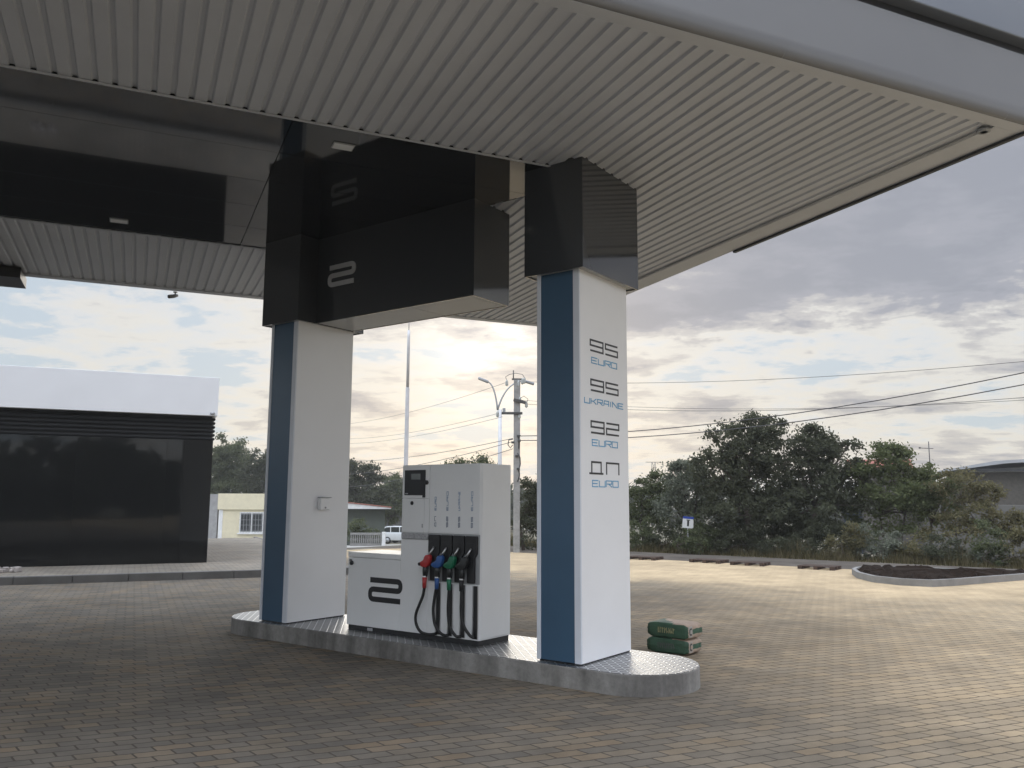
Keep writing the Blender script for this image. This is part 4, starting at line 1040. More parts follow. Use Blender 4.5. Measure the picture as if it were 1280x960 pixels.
# grass and dry weeds along the verge
def verge_grass():
    n = 22000
    A_ = rng.uniform(-14, 10, n); Bq = 17.75 + np.abs(rng.normal(0, 0.9, n)) + rng.uniform(0, .3, n)
    xs = IO[0] + A_ * math.cos(IA) - Bq * math.sin(IA); ys = IO[1] + A_ * math.sin(IA) + Bq * math.cos(IA)
    patch = np.sin(A_ * 1.7) * 0.6 + np.sin(A_ * 4.1 + 1) * 0.5 + np.sin(A_ * 9.3) * 0.25
    h = np.clip(rng.uniform(0.05, 0.34, n) * (1 + patch * 0.6) * np.clip((Bq - 17.6) * 1.5, 0.25, 1.3), 0.04, 0.8)
    az = rng.uniform(0, 2 * PI, n); lean = rng.uniform(0.05, 0.5, n) * h
    w = rng.uniform(0.006, 0.016, n)
    zz = np.array([ground_z(a, b) for a, b in zip(xs, ys)]) - 0.02
    base = np.stack([xs, ys, zz], 1)
    side = np.stack([np.cos(az + PI / 2) * w, np.sin(az + PI / 2) * w, np.zeros(n)], 1)
    tip = base + np.stack([np.cos(az) * lean, np.sin(az) * lean, h], 1)
    v = np.stack([base - side, base + side, tip], 1)
    me = bpy.data.meshes.new('verge_grass')
    me.vertices.add(n * 3); me.vertices.foreach_set('co', v.reshape(-1))
    me.loops.add(n * 3); me.loops.foreach_set('vertex_index', np.arange(n * 3, dtype=np.int32))
    me.polygons.add(n); me.polygons.foreach_set('loop_start', np.arange(0, n * 3, 3, dtype=np.int32))
    me.update(calc_edges=True)
    o = link_mesh('verge_grass', me, LEAF['grass'])
    tag(o, 'dry patchy grass along the far edge of the road', 'grass', None, 'stuff')
verge_grass()

# far woods: one mass behind the place and one behind the camera (seen in the black glass)
def woods(name, label, arcs, leaf, size):
    pts = []
    for (a0, a1, dist, h) in arcs:
        k = int(abs(a1 - a0) * dist / 2.6)
        for i in range(k):
            a = R(a0 + (a1 - a0) * 57.3 / 57.3 * i / k) if False else a0 + (a1 - a0) * i / k
            dd = dist * random.uniform(0.94, 1.1); hh = h * random.uniform(0.6, 1.1)
            cx, cy = dd * math.sin(a), dd * math.cos(a)
            gz = ground_z(cx, cy)
            nb = 200
            d = rng.normal(size=(nb, 3)); d /= np.linalg.norm(d, axis=1)[:, None]
            rr = rng.uniform(0.4, 1, nb)[:, None]
            pts.append(np.array([cx, cy, gz + hh * 0.5]) + d * rr * np.array([2.6, 2.6, hh * 0.52]))
    o = leaves_mesh(name, np.concatenate(pts), size, LEAF[leaf], None)
    tag(o, label, 'woodland', None, 'stuff')
woods('far_woodland', 'dark belt of distant trees closing the horizon behind the station', [(R(-60), R(60), 118, 7.5)], 'dark', 0.75)
woods('rear_woodland', 'row of trees across the street mirrored in the black shop glass', [(R(125), R(235), 36, 6.5), (R(125), R(235), 40, 7.5)], 'dark', 0.9)

# ------------------------------------------------------------------ poles, lamps, wires
t = thing('flagpole', 'tall slim white flagpole rising behind the dispenser cabinet', 'flagpole', (at(505, 690, 23).x, 23, ground_z(-2.95, 23)))
m = MB(); m.lathe([(0.062, 0), (0.059, 2.4), (0.053, 4.68), (0.053, 4.70)], n=16); m.build('lower_shaft', MAT['polewhite'], t)
m = MB(); m.lathe([(0.042, 4.70), (0.040, 6.1), (0.036, 6.32)], n=14); m.build('upper_shaft', MAT['polewhite'], t)
m = MB(); m.lathe([(0.012, 6.32), (0.008, 6.72)], n=8); m.build('spike', MAT['galv'], t)
m = MB(); m.lathe([(0.17, 0.0), (0.17, 0.02), (0.09, 0.03), (0.085, 0.12)], n=16); m.build('foot', MAT['galv'], t)

lp = at(624, 686, 31); lz = ground_z(lp.x, 31)
t = thing('street_lamp', 'white street lamp pole with two curved arms beside the concrete pole', 'street lamp', (lp.x, 31, lz))
top = at(622, 512, 31).z - lz
m = MB(); m.lathe([(0.09, 0), (0.08, 2.5), (0.062, top)], n=14); m.build('pole', MAT['polewhite'], t)
for (px, py, nm) in ((609, 477, 'l'), (655, 476, 'r')):
    e = at(px, py, 31); q = Vector((e.x - lp.x, 0, e.z - lz)); s = Vector((at(622, 512, 31).x - lp.x, 0, top - 0.02))
    path = []
    for k in range(13):
        u = k / 12
        path.append(s * (1 - u) ** 2 + Vector((s.x + (q.x - s.x) * 0.28, 0, q.z - 0.05)) * 2 * u * (1 - u) + q * u * u)
    m = MB(); m.tube(path, [0.034 - 0.012 * k / 12 for k in range(13)], 8); arm = m.build('arm', MAT['galv'], t)
    sg_ = 1 if q.x > s.x else -1
    m = MB(); m.box(q.x - 0.05, q.x + 0.40, -0.09, 0.09, q.z - 0.055, q.z + 0.045, 0.03, 3, Matrix.Rotation(0.30, 4, 'Y') if sg_ > 0 else None, q) if sg_ > 0 else m.box(q.x - 0.36, q.x + 0.05, -0.09, 0.09, q.z - 0.05, q.z + 0.05, 0.03, 3, Matrix.Rotation(0.38, 4, 'Y'), q)
    if sg_ > 0: pass
    m.build('lamp_head', MAT['galv'], t, None, True)
m = MB(); m.box(0.09, 0.2, -0.06, 0.06, top - 0.12, top + 0.06, 0.015); m.build('control_box', MAT['galv'], t)

PY = 27.0
pb = at(645.5, 688, PY); pz = ground_z(pb.x, PY)
t = thing('utility_pole', 'grey concrete utility pole with crossarms and insulators beside the street lamp', 'utility pole', (pb.x, PY, pz))
def pl(px, py, dy=0.0):
    q = at(px, py, PY + dy); return Vector((q.x - pb.x, dy, q.z - pz))
ptop = pl(643, 475).z
m = MB(); m.box(-0.105, 0.105, -0.09, 0.09, -0.3, ptop, 0.02); m.build('shaft', MAT['polegrey'], t)
m = MB(); m.box(-0.17, 0.17, -0.05, 0.05, ptop, ptop + 0.05, 0.01); m.tube([(-0.12, 0, ptop + .05), (-0.12, 0, ptop + .32)], 0.018, 8); m.build('head_bracket', MAT['steel'], t)
c = pl(645, 517).z
m = MB(); m.box(pl(627, 517).x, pl(653, 517).x, -0.14, -0.095, c - 0.04, c + 0.04, 0.008); m.build('crossarm', MAT['steel'], t)
c2 = pl(645, 502).z
m = MB(); m.box(-0.12, 0.28, -0.15, -0.1, c2 - 0.05, c2 + 0.05, 0.008, 2, Matrix.Rotation(0.25, 4, 'Y')); m.build('crossarm', MAT['steel'], t)
def insulator(p, r_=0.055):
    m = MB(); m.lathe([(0.018, -0.12), (r_, -0.08), (r_ * .8, -0.045), (r_ * .95, -0.03), (r_ * .7, 0.0), (r_ * .9, 0.012), (r_ * .45, 0.06), (0.02, 0.09)], p, 10)
    m.build('insulator', MAT['porcelain'], t)
for (px, py) in ((633.5, 478), (648, 479), (653, 476), (650, 499.5), (658, 505), (649, 519), (622, 517), (655.5, 475)):
    insulator(pl(px, py, -0.08))
for pts, rr in (([(634, 478, -.08), (632, 471, -.08), (637, 468, -.1), (645, 466.5, -.12), (653, 468, -.12), (657, 474, -.08)], 0.009),
                ([(650, 498, -.1), (655, 495, -.12), (660, 499, -.12), (658, 505, -.1)], 0.009), ([(649, 556, -.1), (648, 545, -.1), (651, 544.5, -.1)], 0.02),
                ([(648.5, 561, -.1), (649, 550.5, -.1), (651, 550, -.1)], 0.02), ([(647, 566, -.1), (650, 572, -.1), (650.5, 580, -.1), (648.5, 588, -.1), (649.5, 594, -.1), (647, 602, -.1)], 0.018),
                ([(641, 549, -.1), (636, 550, -.12), (635, 556, -.12), (638, 560, -.1), (641, 556, -.1)], 0.016)):
    m = MB(); m.tube([pl(*q) for q in pts], rr, 6); m.build('jumper_cable', MAT['wire'], t)
for (px, py) in ((641, 553), (648, 545), (649, 551), (646, 570), (648, 586)):
    q = pl(px, py, -.1); m = MB(); m.box(q.x - .05, q.x + .05, q.y - .03, q.y + .03, q.z - .035, q.z + .035, 0.01); m.build('cable_clamp', MAT['steel'], t)

def wire(label, p0, p1, sag, rad, group):
    p0, p1 = Vector(p0), Vector(p1)
    q = []
    for k in range(25):
        u = k / 24; v = p0.lerp(p1, u); v.z -= sag * 4 * u * (1 - u); q.append(v)
    o_ = p0.copy()
    m = MB(o_); m.tube(q, rad, 6)
    o = m.build('power_line', MAT['wire'], None, None, False, o_)
    tag(o, label, 'power line', group)
def ext(p0, p1, k=1.9):     # carry the span on past the frame to the next pole
    p0, p1 = Vector(p0), Vector(p1); return p0 + (p1 - p0) * k
GR, GL = 'power lines running right from the concrete pole', 'thin lines running left from the concrete pole'
wire('upper of the two thick dark cables crossing above the acacias', at(648, 545, PY), (19.45, 12.75, 6.75), 0.98, 0.0125, GR)
wire('lower of the two thick dark cables crossing above the acacias', at(649, 550.5, PY), (19.45, 12.75, 6.40), 0.98, 0.0125, GR)
wire('topmost thin line in the sky to the right of the lettered column', at(653, 477, PY), (19.45, 12.75, 5.35), 0.62, 0.006, GR)
wire('thin line sagging between the topmost line and the thick cables', at(658, 505, PY), (19.45, 12.75, 4.75), 0.78, 0.006, GR)
wire('faint thin line lying just under the other thin sagging line', at(651, 500, PY), (19.45, 12.75, 4.45), 0.72, 0.005, GR)
for k, (ax, ay, bx_, by, Y2, lab) in enumerate(((633, 478, 437, 527, 46, 'highest thin line running left past the flagpole'), (622, 517, 437, 546, 50, 'second highest thin line running left past the flagpole'),
        (628, 521, 437, 552, 50, 'thin line just under the second highest one left of the pole'), (641, 548, 437, 574, 48, 'heavier line running left from the clamps of the concrete pole'),
        (641, 552, 437, 590, 46, 'line running left just over the dispenser tower'), (641, 561, 437, 606, 44, 'lowest line running left behind the dispenser tower'))):
    p0, p1 = at(ax, ay, PY), at(bx_, by, Y2)
    wire(lab, p0, ext(p0, p1, 1.15), 0.25, 0.006 if k < 3 else 0.0095, GL)

# far lattice mast
mp = at(817, 585, 150); t = thing('lattice_mast', 'faint far lattice mast above the bushes by the lettered column', 'mast', (mp.x, 150, -2.6))
m = MB(); hgt = at(817, 578, 150).z + 2.6
for sx_, sy_ in ((-1, -1), (1, -1), (1, 1), (-1, 1)): m.tube([(sx_ * .5, sy_ * .5, 0), (sx_ * .28, sy_ * .28, hgt)], 0.03, 4)
for k in range(8):
    z0, z1 = hgt * k / 8, hgt * (k + 1) / 8; w0, w1 = .5 - .22 * k / 8, .5 - .22 * (k + 1) / 8
    m.tube([(-w0, -w0, z0), (w1, -w1, z1)], 0.03, 4); m.tube([(w0, -w0, z0), (-w1, -w1, z1)], 0.03, 4)
m.build('frame', MAT['steel'], t)
m = MB(); m.box(-1.4, 1.4, -.1, .1, hgt, hgt + .08); m.build('crossarm', MAT['steel'], t)

# ------------------------------------------------------------------ far buildings
def far_box_thing(name, label, cat, px, Y, rz=0.0):   # rz turns the front towards the street
    p = at(px, 600, Y); return thing(name, label, cat, (p.x, Y, ground_z(p.x, Y)), rz), p.x, ground_z(p.x, Y)
# cream outbuilding
t, bx0, bz = far_box_thing('cream_outbuilding', 'low cream outbuilding with a barred window and a grey side wall', 'building', 275.5, 60)
def lx(px, Y=60): return at(px, 600, Y).x - bx0
def lz_(py, px=300, Y=60): return at(px, py, Y).z - bz
zt = lz_(617); zb = lz_(637)
m = MB(); m.box(0, 5.0, 0, 7, -0.5, zb, 0.0); m.build('wall', MAT['cream'], t)
m = MB(); m.box(-0.06, 5.1, -0.12, 7.1, zb + 0.002, zt, 0.01); m.build('parapet', MAT['cream'], t)
m = MB(); m.box(-0.9, -0.07, -0.05, 6.8, -0.5, zt - 0.05, 0.01); m.build('side_wall', MAT['greyrender'], t)
m = MB(); m.box(0.02, 0.30, -0.03, -0.002, -0.4, zb - 0.01); m.build('corner_strip', MAT['frame'], t)
wx0, wx1, wz0, wz1 = lx(302), lx(346), lz_(666), lz_(640)
m = MB(); m.box(wx0, wx1, -0.04, -0.004, wz0, wz1); wf = m.build('window', MAT['frame'], t)
m = MB()
for k in range(3):
    a = wx0 + 0.1 + (wx1 - wx0 - 0.1) * k / 3; m.box(a, a + (wx1 - wx0) / 3 - 0.12, -0.055, -0.041, wz0 + 0.1, wz1 - 0.1)
m.build('pane', MAT['window'], wf)
m = MB()
for k in range(12):
    a = wx0 + (wx1 - wx0) * (k + .5) / 12; m.box(a - .008, a + .008, -0.08, -0.065, wz0, wz1)
for k in range(4):
    a = wz0 + (wz1 - wz0) * (k + .5) / 4; m.box(wx0, wx1, -0.083, -0.0655, a - .008, a + .008)
m.build('grille', MAT['galv'], wf)
m = MB(); m.box(wx0 - .1, wx1 + .1, -0.12, -0.003, wz0 - 0.09, wz0 - 0.003); m.build('sill', MAT['frame'], wf)
def heap(name, label, cat, c, rx, ry, h, mat):
    b = bmesh.new(); n, r_ = 28, 8
    cen = b.verts.new((0, 0, h)); rings = []
    for j in range(1, r_ + 1):
        u = j / r_; ring = []
        for k in range(n):
            a = 2 * PI * k / n; w = 1 + 0.16 * math.sin(3 * a + 1) + random.uniform(-.07, .07)
            ring.append(b.verts.new((rx * u * w * math.cos(a), ry * u * w * math.sin(a), h * (1 - u) ** 1.3 * random.uniform(.75, 1.15) - (0.05 if j == r_ else 0))))
        rings.append(ring)
    for k in range(n): b.faces.new((cen, rings[0][k], rings[0][(k + 1) % n]))
    for j in range(r_ - 1):
        for k in range(n): b.faces.new((rings[j][k], rings[j + 1][k], rings[j + 1][(k + 1) % n], rings[j][(k + 1) % n]))
    bmesh.ops.recalc_face_normals(b, faces=b.faces)
    me = bpy.data.meshes.new(name); b.to_mesh(me); b.free()
    o = link_mesh(name, me, mat, None, True, None, c); tag(o, label, cat)
p = at(303, 676, 56); heap('dirt_heap', 'brown heap of earth in front of the cream outbuilding', 'dirt heap', (p.x, 56, ground_z(p.x, 56)), 1.1, 0.8, 0.34, MAT['dirt'])
p = isl(-8.9, 15.6); heap('dirt_heap', 'brown heap of earth and stones beside the foot of the concrete pole', 'dirt heap', (p.x, p.y, ground_z(p.x, p.y)), 1.15, 0.7, 0.24, MAT['dirt'])

# house with a flat white roof edge
t, hx0_, hz = far_box_thing('green_house', 'dull green house with a white roof edge and red tiles', 'house', 437, 52, R(9))
hx = lambda px: at(px, 600, 52).x - hx0_
hzf = lambda py: at(465, py, 52).z - hz
m = MB(); m.box(-3.9, hx(482), 0.6, 6, -0.6, hzf(636)); m.build('wall', MAT['greenwall'], t)
m = MB(); m.prism([(-4.1, hzf(636.2)), (hx(489), hzf(636.2)), (hx(489), hzf(634.8)), (-1.0, hzf(627)), (-4.1, hzf(622.5))], lambda u, v, w: Vector((u, w, v)), 0.0, 0.12); m.build('fascia', MAT['frame'], t)
m = MB(); m.prism([(-4.2, hzf(622.4)), (-1.0, hzf(626.9)), (hx(490), hzf(634.7)), (hx(490), hzf(633.9)), (-1.0, hzf(626)), (-4.2, hzf(621.5))], lambda u, v, w: Vector((u, w, v)), -0.05, 2.0); m.build('roof', MAT['redtile'], t)
# baluster fence
t, fx0, fz = far_box_thing('baluster_fence', 'low white baluster fence with a square end post by the green house', 'fence', 440, 48)
fx = lambda px: at(px, 600, 48).x - fx0
zt2 = at(460, 666, 48).z - fz
m = MB(); m.box(0, fx(479), -0.06, 0.06, zt2 - 0.12, zt2, 0.01); m.box(0, fx(479), -0.06, 0.06, -0.2, 0.15, 0.01); m.build('rail', MAT['concrete_light'], t)
for k in range(15):
    a = fx(479) * (k + .5) / 15
    m = MB(); m.lathe([(0.05, 0.15), (0.03, 0.22), (0.055, 0.38), (0.03, zt2 - 0.25), (0.045, zt2 - 0.12)], (a, 0, 0), 8); m.build('baluster', MAT['concrete_light'], t)
m = MB(); m.box(fx(479.5), fx(483.5), -0.13, 0.13, -0.3, zt2 + 0.05, 0.015); m.build('post', MAT['frame'], t)
tree('garden_bush', 'dark garden bush in front of the dull green house wall', 'bush', base_at(455, 50), px_blobs(50, [(450, 664, 14, 12, 0), (465, 668, 12, 9, 0), (442, 670, 8, 10, 0), (472, 672, 8, 7, 0)]), 'mid', 6, 0.11, 0.25, 24, None, 0.05, 2)
# far fence panel behind the car
t, gx0, gz_ = far_box_thing('panel_fence', 'pale grey panel fence standing behind the white car', 'fence', 482, 80)
gw_ = at(530, 600, 80).x - gx0; gh_ = at(490, 642, 80).z - gz_
m = MB()
for k in range(4): m.box(gw_ * k / 4 + .03, gw_ * (k + 1) / 4 - .03, 0, 0.05, 0, gh_, 0.01)
m.build('panel', MAT['fence'], t)
for k in range(5):
    m = MB(); m.box(gw_ * k / 4 - .035, gw_ * k / 4 + .035, -0.03, 0.08, -0.2, gh_ + .06); m.build('post', MAT['concrete_light'], t)

# parked car
def car():
    Y = 70.0
    p = at(481.5, 600, Y); z = ground_z(p.x, Y)
    roof = at(490, 657.3, Y).z - z
    s = roof / 1.60
    t = thing('parked_car', 'white estate car parked behind the flagpole', 'car', (p.x + 1.95 * s, Y, z), R(-18))
    t.scale = (s, s, s)
    side = [(-2.15, .38), (-2.2, .75), (-2.12, .95), (-1.85, 1.0), (-1.5, 1.50), (-1.2, 1.58), (0.45, 1.60), (0.75, 1.52), (1.35, 1.02), (2.05, .90), (2.2, .70), (2.18, .38), (1.85, .30), (-1.85, .30)]
    f = lambda u, v, w: Vector((u, w, v))
    m = MB(); m.prism([(-2.2, .38), (-2.22, .75), (-2.15, 1.0), (1.35, 1.03), (2.05, .92), (2.2, .70), (2.18, .38), (1.85, .30), (-1.85, .30)], f, -.86, .86, .06, 3); m.build('body', MAT['carwhite'], t, None, True)
    m = MB(); m.prism([(-2.05, 1.002), (-1.72, 1.50), (-1.4, 1.58), (0.45, 1.60), (0.75, 1.50), (1.32, 1.002)], f, -.76, .76, .05, 3); m.build('cabin', MAT['carwhite'], t, None, True)
    for sgn in (-1, 1):
        for wpoly in ([(-1.9, 1.05), (-1.62, 1.45), (-1.15, 1.50), (-1.15, 1.05)], [(-1.05, 1.05), (-1.05, 1.50), (-.25, 1.52), (-.25, 1.05)], [(-.15, 1.05), (-.15, 1.52), (.5, 1.51), (.72, 1.40), (1.12, 1.05)]):
            m = MB(); m.prism(wpoly, f, sgn * .755, sgn * .77); m.build('window', MAT['glass'], t)
        for wx in (-1.35, 1.35):
            m = MB(); m.tube([(wx, sgn * .70, .32), (wx, sgn * .885, .32)], .32, 20); w_ = m.build('wheel', MAT['tyre'], t)
            m = MB(); m.tube([(wx, sgn * .8855, .32), (wx, sgn * .895, .32)], .2, 16); m.build('rim', MAT['galv'], w_)
    m = MB(); m.face([(1.30, -.66, 1.05), (.80, -.62, 1.48), (.80, .62, 1.48), (1.30, .66, 1.05)]); m.build('windscreen', MAT['glass'], t)
    for sgn in (-1, 1):
        m = MB(); m.box(2.12, 2.21, sgn * .62 - .16, sgn * .62 + .16, .68, .82, .02); m.build('headlight', MAT['lampglass'], t)
car()

# red roofed house, warehouse, fence on the right
t, qx, qz = far_box_thing('red_roofed_house', 'house whose red tiled roof peeps over the trees', 'house', 1066, 70, R(-22))
rt_ = at(1080, 572.5, 70).z - qz; re_ = at(1080, 585, 70).z - qz
m = MB(); m.box(0.4, 5.4, 0.4, 6, -0.5, re_); m.build('wall', MAT['brick'], t)
m = MB(); m.prism([(0, re_), (3.2, rt_), (6.4, re_)], lambda u, v, w: Vector((w, u, v)), -0.5, 4.6); m.build('roof', MAT['redtile'], t)
t, qx, qz = far_box_thing('brick_warehouse', 'long dark brick warehouse under a pale grey metal roof', 'warehouse', 1176, 58, R(-27))
wz = lambda py: at(1230, py, 58).z - qz
wx_ = lambda px: at(px, 600, 58).x - qx
m = MB(); m.box(0.5, 16, 1.2, 12, -1, wz(590)); m.build('wall', MAT['brick'], t)
m = MB(); m.prism([(-0.1, wz(588.5)), (wx_(1238), wz(577)), (wx_(1290), wz(574.5)), (17, wz(576)), (17, wz(579)), (wx_(1290), wz(578)), (wx_(1245), wz(580.5)), (-0.1, wz(590.5))], lambda u, v, w: Vector((u, w, v)), 0.3, 13); m.build('roof', MAT['roofmetal'], t)
m = MB(); m.box(0.2, 17, 0.5, 1.1, wz(590), wz(586)); m.build('eave', MAT['dark'], t)
ap = at(1190, 588, 56)
t = thing('roof_antenna', 'thin T-shaped aerial on the left end of the warehouse roof', 'antenna', (ap.x, 58.9, at(1190, 586, 58.9).z))
hh = at(1190, 552, 58.9).z - at(1190, 586, 58.9).z
m = MB(); m.tube([(0, 0, -0.3), (0, 0, hh)], 0.035, 6); m.build('mast', MAT['steel'], t)
m = MB(); m.tube([(-0.65, 0, hh * .76), (0.3, 0, hh * .74)], 0.025, 6); m.box(-0.70, -0.60, -.05, .05, hh * .76 - .05, hh * .76 + .06, 0.01); m.build('boom', MAT['steel'], t)
t = thing('concrete_fence', 'grey concrete panel fence behind the sparse yellowish bush', 'fence', (at(1155, 600, 36).x, 36, ground_z(at(1155, 600, 36).x, 36)), R(-12))
fh = at(1230, 631, 36).z - t.location.z
m = MB()
for k in range(6): m.box(2.0 * k + 0.06, 2.0 * k + 1.94, 0, 0.08, -0.5, fh, 0.015)
m.build('panel', MAT['fence'], t)
for k in range(7):
    m = MB(); m.box(2.0 * k - 0.055, 2.0 * k + 0.055, -0.04, 0.12, -0.5, fh + 0.05, 0.01); m.build('post', MAT['fence'], t)
t = thing('steel_gate', 'dark blue steel gate half hidden under the wide acacia', 'gate', (at(1052, 600, 33).x, 33, ground_z(at(1052, 600, 33).x, 33)))
gzh = at(1060, 638, 33).z - t.location.z
m = MB(); m.box(0, 0.72, 0, 0.03, 0.1, gzh, 0.005); m.build('leaf', MAT['gateblue'], t)
m = MB(); m.box(-0.07, -0.005, -0.03, 0.05, -0.2, gzh + 0.1); m.box(0.725, 0.79, -0.03, 0.05, -0.2, gzh + 0.1); m.build('post', MAT['steel'], t)

# small blue and white sign
sp_ = at(860, 653, 26.9)
t = thing('road_sign', 'small square blue and white sign tilted on a post among the bushes', 'sign', (sp_.x, 26.9, ground_z(sp_.x, 26.9)), R(4))
zc = sp_.z - t.location.z
Rt = Matrix.Rotation(R(5), 4, 'Y')
m = MB(); m.tube([(0, 0.03, -0.2), (0, 0.03, zc + .1)], 0.022, 8); m.build('post', MAT['galv'], t)
m = MB(); m.box(-.175, .175, -.012, .0, zc - .18, zc + .18, 0.004, 1, Rt, (0, 0, zc)); pn = m.build('plate', MAT['frame'], t)
m = MB(); m.box(-.175, .175, -.0165, -.0125, zc + .11, zc + .18, 0, 1, Rt, (0, 0, zc)); m.build('blue_band', MAT['signblue'], pn)
m = MB(); m.box(-.03, .03, -.0165, -.0125, zc - .12, zc + .06, 0, 1, Rt, (0, 0, zc)); m.box(-.06, .06, -.0162, -.0125, zc + .062, zc + .085, 0, 1, Rt, (0, 0, zc)); m.build('symbol', MAT['ink'], pn)

# pallets at the road edge
def pallet():
    t = thing('wooden_pallet', '', 'pallet', (0, 0, 0), 0, 'pallets lying along the road edge')
    t.scale = (0.95, 0.8, 0.75)
    m = MB()
    for k in range(5): m.box(-.46, .46, -.38 + k * .165, -.38 + k * .165 + .10, .095, .115, 0.003)
    m.build('deck_boards', MAT['wood'], t)
    for k in range(3):
        m = MB(); m.box(-.46 + k * .405, -.46 + k * .405 + .11, -.38, .38, 0.0, .018); m.build('bottom_board', MAT['wood'], t)
    for j in range(3):
        for k in range(3):
            m = MB(); m.box(-.46 + k * .405, -.46 + k * .405 + .11, -.38 + j * .33, -.38 + j * .33 + .10, .0185, .0945, 0.004); m.build('block', MAT['wood'], t)
    return t
def dup(root, loc, rz, label):
    r_ = root.copy(); COL.objects.link(r_); r_.location = loc; r_.rotation_euler = (0, 0, rz); r_['label'] = label
    for ch in list(root.children):
        c_ = ch.copy(); COL.objects.link(c_); c_.parent = r_
    return r_
P0 = pallet()
plabs = ['wooden pallet nearest the lettered column at the road edge', 'wooden pallet second from the lettered column', 'wooden pallet lying close to its left neighbour in the middle of the row', 'paler wooden pallet nearest the flower bed']
for k, ((a_, b_, rz), lab) in enumerate(zip(((-5.85, 14.85, 0.03), (-3.95, 14.9, -0.04), (-2.75, 14.75, 0.05), (-0.95, 14.62, -0.02)), plabs)):
    loc = isl(a_, b_, -0.004)
    if k == 0: P0.location = loc; P0.rotation_euler = (0, 0, IA + rz); P0['label'] = lab
    else: dup(P0, loc, IA + rz, lab)

# flower bed
def bed():
    px = [(1065, 718), (1071, 722.5), (1090, 727.5), (1125, 731.5), (1166, 733.5), (1195, 732), (1230, 729), (1262, 726.5), (1292, 724), (1297, 722), (1275, 721), (1240, 719.5), (1200, 717.8), (1150, 715.8), (1110, 714.2), (1085, 714.2), (1070, 715.6)]
    pts = []
    for x, y in px:
        d = RT * (x - 640) + UP * (480 - y) + FW * F_PX
        k = -HEYE / d.z if False else (0 - HEYE) / d.z
        pts.append((d.x * k, d.y * k))
    cx = sum(p[0] for p in pts) / len(pts); cy = sum(p[1] for p in pts) / len(pts)
    t = thing('flower_bed', 'long kerbed bed of dark bare soil on the sandy paving', 'flower bed', (cx, cy, 0))
    poly = [(p[0] - cx, p[1] - cy) for p in pts]
    def inset(poly, q):
        out = []
        n = len(poly)
        for i in range(n):
            a, b, c = Vector(poly[i - 1]), Vector(poly[i]), Vector(poly[(i + 1) % n])
            n0 = Vector((-(b - a).y, (b - a).x)).normalized(); n1 = Vector((-(c - b).y, (c - b).x)).normalized()
            nn = (n0 + n1).normalized()
            out.append(tuple(b + nn * q / max(.5, nn.dot(n0))))
        return out
    area = sum(poly[i][0] * poly[(i + 1) % len(poly)][1] - poly[(i + 1) % len(poly)][0] * poly[i][1] for i in range(len(poly)))
    s = 1 if area > 0 else -1
    inn = inset(poly, 0.085 * s)
    m = MB()
    n = len(poly)
    for i in range(n):
        j = (i + 1) % n
        a, b, c, d = poly[i], poly[j], inn[j], inn[i]
        m.face([(a[0], a[1], .13), (b[0], b[1], .13), (c[0], c[1], .13), (d[0], d[1], .13)])
        m.face([(a[0], a[1], -.05), (b[0], b[1], -.05), (b[0], b[1], .13), (a[0], a[1], .13)])
        m.face([(d[0], d[1], .13), (c[0], c[1], .13), (c[0], c[1], 0), (d[0], d[1], 0)])
    bmesh.ops.remove_doubles(m.bm, verts=m.bm.verts, dist=0.0005); bmesh.ops.recalc_face_normals(m.bm, faces=m.bm.faces)
    m.build('kerb', MAT['concrete_light'], t)
    # lumpy soil
    m = MB(); inn2 = inset(poly, 0.09 * s)
    b = m.bm
    vs = [b.verts.new((p[0], p[1], .09)) for p in inn2]; b.faces.new(vs)
    bmesh.ops.triangulate(b, faces=b.faces)
    for _ in range(5): bmesh.ops.subdivide_edges(b, edges=[e for e in b.edges if e.calc_length() > 0.12], cuts=1)
    bmesh.ops.triangulate(b, faces=b.faces)
    bnd = {v for e in b.edges if e.is_boundary for v in e.verts}
    for v in b.verts:
        if v not in bnd: v.co.z += random.uniform(0.0, .11)
    m.build('soil', MAT['soil'], t)
bed()

# ------------------------------------------------------------------ lens flare veil
def veil():
    m = bpy.data.materials.new('flare_veil'); m.use_nodes = True
    nt = m.node_tree; nt.nodes.clear()
    out = nt.nodes.new('ShaderNodeOutputMaterial'); v = nt.nodes.new('ShaderNodeVolumePrincipled')
    v.inputs['Color'].default_value = (0.86, 0.88, 0.90, 1); v.inputs['Density'].default_value = 0.0009; v.inputs['Anisotropy'].default_value = 0.35
    nt.links.new(v.outputs[0], out.inputs['Volume'])
    b = MB(); b.box(-640, 640, -440, 640, -4.0, 11.5)  # volume added to stand for lens flare lifting the dark tones
    o = b.build('veil', m); tag(o, 'thin pale added lens flare haze over the whole place', 'veil', None, 'stuff')
veil()

# ------------------------------------------------------------------ light and sky
SUN_AZ, SUN_EL = R(-1.1), R(11.0)
world = bpy.data.worlds.new('World'); scene.world = world; world.use_nodes = True
nt = world.node_tree; N, L = nt.nodes, nt.links
bg = N['Background']; bg.inputs['Strength'].default_value = 0.1
tc = N.new('ShaderNodeTexCoord')
sky = N.new('ShaderNodeTexSky'); sky.sky_type = 'NISHITA'; sky.sun_disc = False
sky.sun_elevation = SUN_EL; sky.sun_rotation = SUN_AZ; sky.air_density = 1.0; sky.dust_density = 2.0; sky.ozone_density = 1.0
nrm = N.new('ShaderNodeVectorMath'); nrm.operation = 'NORMALIZE'; L.new(tc.outputs['Generated'], nrm.inputs[0])
sep = N.new('ShaderNodeSeparateXYZ'); L.new(nrm.outputs[0], sep.inputs[0])
zc = math_node(nt, 'MAXIMUM', sep.outputs[2], 0.0)
den = math_node(nt, 'ADD', zc, 0.15)
cmb = N.new('ShaderNodeCombineXYZ')
